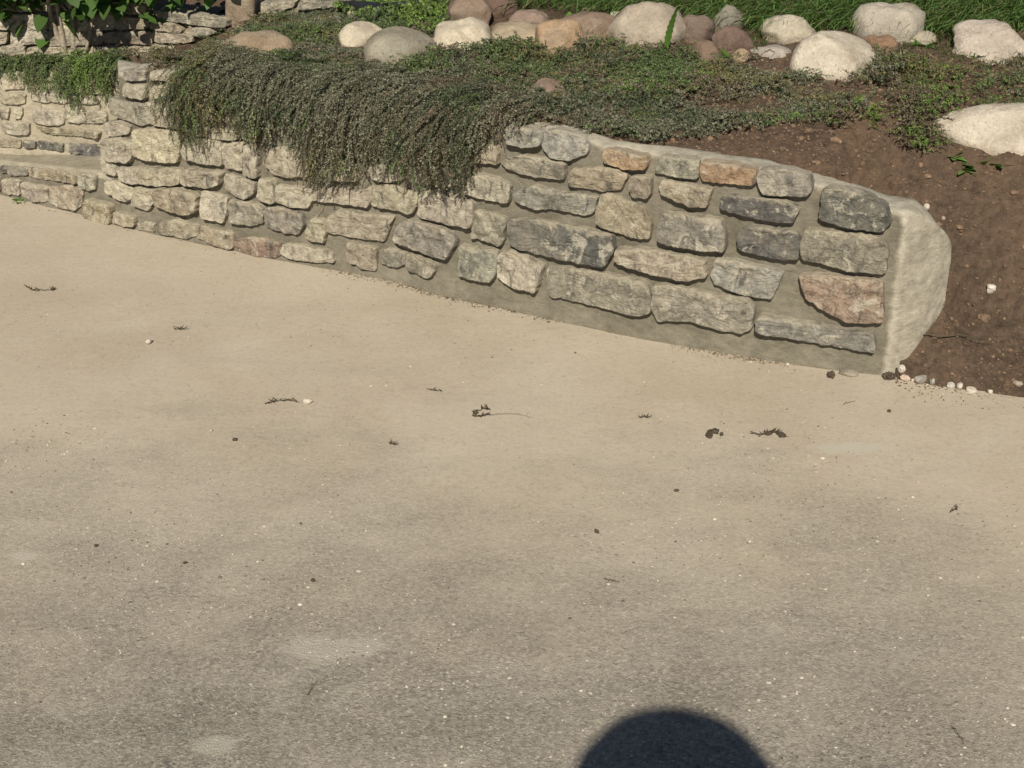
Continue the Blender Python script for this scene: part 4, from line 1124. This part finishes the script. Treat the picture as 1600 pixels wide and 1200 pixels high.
def pebble(name, px, py, w, h, col, label, cat="pebble", group=None, seed=0, mat=None, z=None, flat=6):
    g = hit_ground(px, py) if z is None else gp(px, py, z)
    sl = math.sqrt(g[0] ** 2 + g[1] ** 2 + (CAMH - g[2]) ** 2)
    w *= .85; h *= .85; a = w / 2 / F * sl; c = h / 2 / F * sl
    V, Fc = noise_blob((a, a * .8, c), 3, seed, .22 if mat is None else .45, flat, 2.4)
    o = link(name, mesh_np(name, V, Fc, mat or M_BOULDER, False)); o.location = (g[0], g[1], g[2] + c * .75)
    o.rotation_euler = (0, 0, seed * 1.3); o.color = tuple(col) + (1,)
    return tag(o, label, cat, group)
W_ = (.66, .60, .50)
pebble("pebble", 233, 538, 11, 10, W_, "small white pebble lying alone on the driveway's left", seed=1)
pebble("pebble", 480, 631, 20, 11, W_, "cream pebble beside a dry twig on the driveway", seed=2)
pebble("pebble", 580, 605, 8, 6, (.5, .45, .36), "tiny beige pebble right of the cream one", seed=3)
pebble("pebble", 330, 676, 7, 6, W_, "tiny white pebble below the dry twig's left end", seed=4)
pebble("pebble", 1547, 461, 18, 16, (.75, .70, .62), "bright white pebble on the dark soil bank", seed=5)
pebble("pebble", 1447, 327, 13, 11, (.70, .62, .50), "cream pebble perched on the plastered wall end", seed=6, z=.405)
ring = [(1407, 586, 16, 17, (.70, .64, .54), "tallest cream pebble at the corner where soil meets driveway"), (1414, 595, 18, 12, (.62, .48, .38), "pinkish pebble touching the tallest cream pebble"),
        (1437, 597, 24, 14, (.40, .38, .34), "long grey pebble in the row along the soil edge"), (1457, 600, 12, 10, (.42, .42, .38), "small grey pebble right of the long grey one"),
        (1485, 608, 16, 12, (.55, .52, .46), "round pale pebble in the middle of the soil edge"), (1499, 609, 12, 13, (.72, .66, .55), "upright cream pebble beside the round pale one"),
        (1516, 616, 22, 11, (.74, .66, .56), "flat white pebble right along the soil edge"), (1547, 615, 10, 8, (.62, .56, .46), "last tiny pale pebble of the soil edge row"), (1590, 603, 16, 9, (.45, .38, .3), "tan stone chip on the soil at the right edge"),
        (1426, 598, 7, 6, (.7, .56, .46), "tiny pink chip between pinkish and long grey pebbles")]
for k, (px, py, w, h, c, lab) in enumerate(ring): pebble("pebble", px, py, w, h, c, lab, group="pebbles along the soil edge", seed=20 + k)
pebble("stone_flake", 1325, 585, 34, 9, (.36, .32, .25), "flat grey stone flake against the foot of the wall", cat="stone chip", seed=31)
for k, (px, py, w, h, lab) in enumerate([(1297, 590, 14, 14, "dark earth clod against the foot of the wall"), (1390, 592, 22, 14, "dark earth clod beside the pebbles at the wall end"), (1108, 683, 16, 9, "largest dark dirt clod on the middle of the driveway"), (1116, 677, 18, 8, "dark dirt crumb touching the largest driveway clod"),
        (1127, 681, 9, 6, "small dark crumb right of the paired dirt clods"), (933, 833, 9, 7, "single round black crumb on the open driveway"), (1200, 680, 16, 7, "flattened dirt crumb left of a scrap of moss"), (1220, 682, 16, 5, "thin dirt scrap at the end of the crumb trail"), (1057, 769, 8, 5, "small brown crumb on the bare driveway centre"), (1389, 644, 8, 5, "brown crumb below the wall's plastered end"),
        (367, 689, 9, 5, "brown crumb below the cream pebble"), (290, 882, 7, 5, "black crumb on the grey lower left of the driveway"), (489, 909, 8, 5, "black crumb near the pale scuff on the driveway"), (150, 853, 7, 4, "black crumb at the far left of the driveway")]):
    pebble("dirt_clod", px, py, w, h, (.06, .05, .035), lab, "dirt clod", seed=50 + k, mat=M_CLOD, flat=2)

def twig(name, pxs, r, label, cat="twig", leaves=0, seed=0, mat=None, lift=.004):
    """dry twig lying on the drive; curls up a little"""
    P = []
    rs = random.Random(seed)
    for (x, y) in pxs: 
        g = hit_ground(x, y); P.append((g[0], g[1], g[2] + lift + rs.uniform(0, .004)))
    P = np.array(P); t = np.linspace(0, 1, 16); s = np.linspace(0, 1, len(P))
    Q = np.c_[[np.interp(t, s, P[:, k]) for k in range(3)]].T + RNG.normal(size=(16, 3)) * .0012
    parts = [tube(Q, np.linspace(r, r * .4, 16), 5)]
    for k in range(leaves):
        i = rs.randrange(15); a = rs.uniform(0, 6.28); ln = rs.uniform(.006, .016)
        b = Q[i] + np.c_[np.linspace(0, 1, 4) * ln * math.cos(a), np.linspace(0, 1, 4) * ln * math.sin(a), np.linspace(0, .006, 4)]
        parts.append(tube(b, np.linspace(r * 1.4, r * .5, 4), 5))
    V, Fc = join_parts(parts)
    return tag(link(name, mesh_np(name, V, Fc, mat or M_TWIG)), label, cat)
twig("dry_sprig", [(43, 451), (50, 456), (62, 456), (82, 455), (88, 453)], .0016, "dry thyme sprig lying at the driveway's far left", leaves=16, seed=1)
twig("dry_sprig", [(272, 518), (280, 516), (292, 517)], .0012, "short dry sprig above the lone white pebble", leaves=8, seed=2)
twig("dry_sprig", [(414, 633), (430, 630), (450, 628), (466, 632)], .0013, "dry sprig pointing at the cream pebble", leaves=14, seed=3)
twig("dry_sprig", [(740, 650), (745, 644), (756, 641), (764, 642)], .0017, "curled dry leaf sprig in the middle of the driveway", leaves=16, seed=4)
twig("dry_sprig", [(738, 652), (750, 654), (765, 651)], .0017, "short sprig just under the curled one", leaves=10, seed=14)
twig("dry_stalk", [(764, 652), (790, 650), (815, 652), (832, 656)], .0006, "thin pale dry stalk right of the curled sprig", seed=5)
twig("dry_sprig", [(1175, 682), (1190, 684), (1205, 676), (1215, 680), (1231, 685)], .0014, "broken moss scrap right of the dark dirt clods", leaves=20, seed=6)
twig("twig", [(1442, 531), (1475, 534), (1500, 531), (1530, 543), (1553, 546)], .0022, "thin brown root twig lying across the dark soil bank", seed=7, lift=.012)
twig("twig", [(480, 1090), (488, 1078), (497, 1068)], .0008, "thin dark twig on the lower left driveway", seed=8)
twig("twig", [(1488, 1140), (1500, 1155), (1507, 1168)], .0008, "thin dark twig near the lower right corner", seed=9)
twig("dry_sprig", [(608, 697), (622, 697)], .001, "tiny dark sprig below the cream pebble's right", leaves=5, seed=10)
twig("dry_sprig", [(675, 613), (690, 614)], .001, "tiny dark sprig upper left of the curled one", leaves=5, seed=11)
twig("dry_stalk", [(945, 908), (967, 914)], .0009, "short straw on the driveway below the black crumb", seed=12)
twig("dry_stalk", [(1317, 633), (1336, 631)], .0008, "short straw below the wall near its end", seed=13)
twig("dry_sprig", [(997, 656), (1015, 655)], .001, "small brown sprig left of the dark dirt clods", leaves=5, seed=15)
twig("dry_sprig", [(1485, 803), (1497, 797)], .001, "small dark sprig on the driveway's right", leaves=6, seed=16)

# loose grit on the driveway and along the foot of the wall, crumbs in the soil: uncountable
ICO = noise_blob((1, 1, 1), 1, 3, .2, 3)
def grit(name, pts, size, cols, label, zs=.6):
    V0, F0 = ICO; n = len(pts)
    R = RNG.uniform(0, 6.28, n); c, s = np.cos(R), np.sin(R)
    sc = size[:, None] * RNG.uniform(.7, 1.3, (n, 3)); sc[:, 2] *= zs
    A = V0[None] * sc[:, None, :]
    B = np.stack([A[..., 0] * c[:, None] - A[..., 1] * s[:, None], A[..., 0] * s[:, None] + A[..., 1] * c[:, None], A[..., 2]], -1) + pts[:, None, :]
    Fc = (F0[None] + (np.arange(n) * len(V0))[:, None, None]).reshape(-1, 3)
    return tag(link(name, mesh_np(name, B.reshape(-1, 3), Fc, M_GRIT, False, np.repeat(cols, len(V0), 0))), label, "grit", kind="stuff")
def palette(n, pal, p): return np.array(pal)[RNG.choice(len(pal), n, p=p)] * RNG.uniform(.75, 1.25, (n, 1))
n = 3000
x = RNG.uniform(-2, 1.8, n); y = RNG.uniform(1.6, 4.9, n)
ok = np.ones(n, bool)
pts = np.c_[x, y, np.full(n, .001)]
grit("driveway_grit", pts, RNG.uniform(.0007, .0021, n) * np.where(RNG.random(n) < .05, 1.7, 1), palette(n, [(.60, .55, .45), (.14, .11, .08), (.30, .26, .2)], [.40, .22, .38]), "fine grit and crumbs strewn over the driveway")
# worn aggregate standing out of the slab in the foreground
n = 11000
x = RNG.uniform(-1.25, 1.3, n); y = 1.55 + 1.7 * RNG.uniform(0, 1, n) ** 1.5
ok = fbm(np.stack([x * 3.5, y * 5, x * 0], -1), 3, 71) > RNG.uniform(-.7, .5, n)
pts = np.c_[x, y, np.full(n, -.0002)][ok]; n = len(pts)
grit("slab_aggregate", pts, RNG.uniform(.0012, .0032, n) * np.where(RNG.random(n) < .05, 1.8, 1), palette(n, [(.54, .49, .41), (.40, .355, .285), (.30, .265, .21), (.16, .14, .11)], [.30, .26, .24, .20]), "worn aggregate grains showing in the grey foreground of the driveway", .32)
n = 7500
q = RNG.uniform(0, main.S[-1], n); o_ = np.abs(RNG.normal(0, .016, n)) + .010 + .02 * RNG.random(n) ** 4
b = main.at(q) + main.nrm(q) * o_[:, None]
pts = np.c_[b, np.full(n, .001)]
keep = fbm(np.c_[q * 4, q * 0, q * 0], 3, 8) > RNG.uniform(-.5, .5, n)
pts = pts[keep]; n = len(pts)
grit("wall_foot_grit", pts, RNG.uniform(.0006, .0026, n) * np.where(RNG.random(n) < .04, 2.2, 1), palette(n, [(.50, .44, .34), (.13, .10, .07), (.30, .25, .18), (.22, .16, .11)], [.08, .42, .25, .25]), "mortar crumbs and dirt along the foot of the wall")
n = 11000
x = RNG.uniform(.2, 2.1, n); y = RNG.uniform(3.25, 5.0, n)
z = ground_z(x, y); ok = in_poly(x, y, BED) & (z > -.01); px, py = project(np.stack([x, y, z], -1))
ok &= ~in_poly(px, py, DENSE) & (py > 90)
pts = np.c_[x, y, z + .001][ok]; n = len(pts)
grit("soil_crumbs", pts, RNG.uniform(.0018, .0055, n) * np.where(RNG.random(n) < .08, 2.2, 1), palette(n, [(.150, .100, .066), (.200, .132, .085), (.105, .072, .049), (.34, .27, .20)], [.45, .30, .24, .01]), "crumbled earth and small clods on the soil bank", .75)
ICO = noise_blob((1, 1, 1), 3, 3, .35, 3)
n = 520
x = RNG.uniform(.3, 2.1, n); y = RNG.uniform(3.3, 4.9, n); z = ground_z(x, y); px, py = project(np.stack([x, y, z], -1))
ok = in_poly(x, y, BED) & (z > .02) & ~in_poly(px, py, DENSE) & (py > 110) & (fbm(np.stack([x * 5, y * 5, x * 0], -1), 2, 81) > -.1)
pts = np.c_[x, y, z - .001][ok]; n = len(pts)
grit("soil_clods", pts, RNG.uniform(.004, .010, n) * np.where(RNG.random(n) < .12, 1.8, 1), palette(n, [(.150, .100, .066), (.215, .140, .090), (.110, .075, .050)], [.45, .35, .20]), "larger crumbly earth clods lying on the soil bank", .7)
ICO = noise_blob((1, 1, 1), 1, 3, .2, 3)
n = 900
x = RNG.uniform(1.02, 1.9, n); e = np.interp(x, _ex, _ey); y = e - np.abs(RNG.normal(0, .05, n)) - .01
pts = np.c_[x, y, np.full(n, .0015)]
grit("soil_spill", pts, RNG.uniform(.001, .0035, n), palette(n, [(.10, .068, .045), (.16, .11, .07), (.5, .44, .36)], [.5, .4, .1]), "soil crumbs spilled on the driveway below the bank")

# ================================================================== PERSON (stands behind the camera; only the head's shadow is in view)
SPT = gp(1055, 1274); HC = Vector((SPT[0], SPT[1], 0)) - LDIR * (1.74 / -LDIR.z)
person = tag(empty("person", (HC.x, HC.y, 0)), "person whose rounded head shadow falls at the driveway's bottom edge", "person")
M_SKIN = m_plain("skin", (.48, .30, .22), .55, 40, .06)
M_SHIRT = m_plain("shirt_cotton", (.16, .22, .32), .85, 120, .12)
M_TROUSER = m_plain("trouser_denim", (.05, .06, .10), .85, 160, .15)
M_HAT = m_plain("hat_straw", (.42, .33, .19), .8, 140, .2)
M_SHOE = m_plain("shoe_leather", (.06, .045, .035), .6, 80, .2)
def skin_mesh(name, verts, edges, radii, mat, root=0, sub=2):
    me = bpy.data.meshes.new(name); me.from_pydata(verts, edges, []); me.materials.append(mat)
    o = link(name, me, person)
    sk = o.modifiers.new("skin", 'SKIN'); sk.use_smooth_shade = True
    lay = me.skin_vertices[0].data if me.skin_vertices else None
    if lay is None:
        bpy.context.view_layer.objects.active = o
        bpy.ops.mesh.customdata_skin_add(); lay = me.skin_vertices[0].data
    for k, r in enumerate(radii): lay[k].radius = r if isinstance(r, tuple) else (r, r)
    lay[root].use_root = True
    ss = o.modifiers.new("sub", 'SUBSURF'); ss.levels = sub; ss.render_levels = sub
    return o
v = [(0, 0, .92), (0, 0, 1.10), (0, 0, 1.30), (0, .0, 1.44), (0, .01, 1.52), (0, .015, 1.60), (0, .02, 1.68), (0, .02, 1.76)]
r = [(.15, .11), (.14, .10), (.155, .11), (.11, .08), .055, (.065, .08), (.075, .095), (.062, .08)]
e = [(k, k + 1) for k in range(7)]
for s_ in (-1, 1):
    b0 = len(v)
    v += [(s_ * .17, 0, 1.42), (s_ * .22, .06, 1.20), (s_ * .10, .13, 1.36), (s_ * .055, .15, 1.42)]; r += [.062, .046, .036, (.038, .022)]
    e += [(3, b0), (b0, b0 + 1), (b0 + 1, b0 + 2), (b0 + 2, b0 + 3)]
    for f in range(5):
        c0 = len(v); ox = (f - 1.5) * .016
        if f < 4: v += [(s_ * .045 - s_ * .01, .165 + .0, 1.45 + ox), (s_ * .015, .170, 1.465 + ox)]
        else: v += [(s_ * .055, .13, 1.46), (s_ * .03, .13, 1.485)]
        r += [.0095, .008]; e += [(b0 + 3, c0), (c0, c0 + 1)]
    b1 = len(v)
    v += [(s_ * .095, 0, .86), (s_ * .10, .015, .48), (s_ * .10, 0, .09), (s_ * .11, .13, .045)]; r += [.092, .062, .042, (.042, .032)]
    e += [(0, b1), (b1, b1 + 1), (b1 + 1, b1 + 2), (b1 + 2, b1 + 3)]
skin_mesh("body", v, e, r, M_SKIN)
vs = [(0, 0, .90), (0, 0, 1.10), (0, 0, 1.30), (0, 0, 1.435)]; rs_ = [(.168, .128), (.155, .116), (.170, .124), (.122, .092)]; es = [(0, 1), (1, 2), (2, 3)]
for s_ in (-1, 1):
    b0 = len(vs); vs += [(s_ * .17, 0, 1.42), (s_ * .215, .05, 1.24)]; rs_ += [.074, .062]; es += [(3, b0), (b0, b0 + 1)]
skin_mesh("shirt", vs, es, rs_, M_SHIRT)
vs = [(0, 0, .97), (0, 0, .90)]; rs_ = [(.160, .122), (.165, .125)]; es = [(0, 1)]
for s_ in (-1, 1):
    b0 = len(vs); vs += [(s_ * .095, 0, .84), (s_ * .10, .015, .48), (s_ * .10, 0, .09)]; rs_ += [.104, .078, .062]; es += [(1, b0), (b0, b0 + 1), (b0 + 1, b0 + 2)]
skin_mesh("trousers", vs, es, rs_, M_TROUSER)
for s_ in (-1, 1):
    V, Fc = noise_blob((.052, .145, .05), 3, 3, .04, 2, 2.6); V[:, 2] = np.maximum(V[:, 2], -.03)
    o = link("shoe", mesh_np("shoe", V, Fc, M_SHOE), person); o.location = (s_ * .105, .05, .033)
# face
for nm, loc, rad in (("nose", (0, .118, 1.655), (.014, .022, .022)), ("ear", (-.078, .015, 1.665), (.010, .022, .032)), ("ear", (.078, .015, 1.665), (.010, .022, .032)), ("eye", (-.03, .100, 1.685), (.012, .010, .009)), ("eye", (.03, .100, 1.685), (.012, .010, .009)), ("mouth", (0, .098, 1.615), (.026, .008, .007))):
    V, Fc = noise_blob(rad, 2, 1, .02)
    o = link(nm, mesh_np(nm, V, Fc, M_SKIN if nm in ("nose", "ear") else M_SHOE), person); o.location = loc
# sun hat: crown and brim as one lathe
prof = [(.0, .150), (.065, .146), (.112, .130), (.150, .100), (.174, .060), (.189, .010), (.198, -.040), (.196, -.046), (.183, .008), (.146, .056), (.122, .094), (.09, .122), (.0, .14)]
th = np.linspace(0, 2 * np.pi, 40, endpoint=False)
V = np.concatenate([np.c_[a * np.cos(th), a * np.sin(th) * 1.03, np.full(40, z)] for a, z in prof])
hat = link("hat", mesh_np("hat", V, grid_faces(40, len(prof), True), M_HAT), person); hat.location = (0, 0, 1.74)

print("objects", len(bpy.data.objects), "tris", sum(len(m.loop_triangles) if m.loop_triangles else sum(max(0, p.loop_total - 2) for p in m.polygons) for m in bpy.data.meshes))
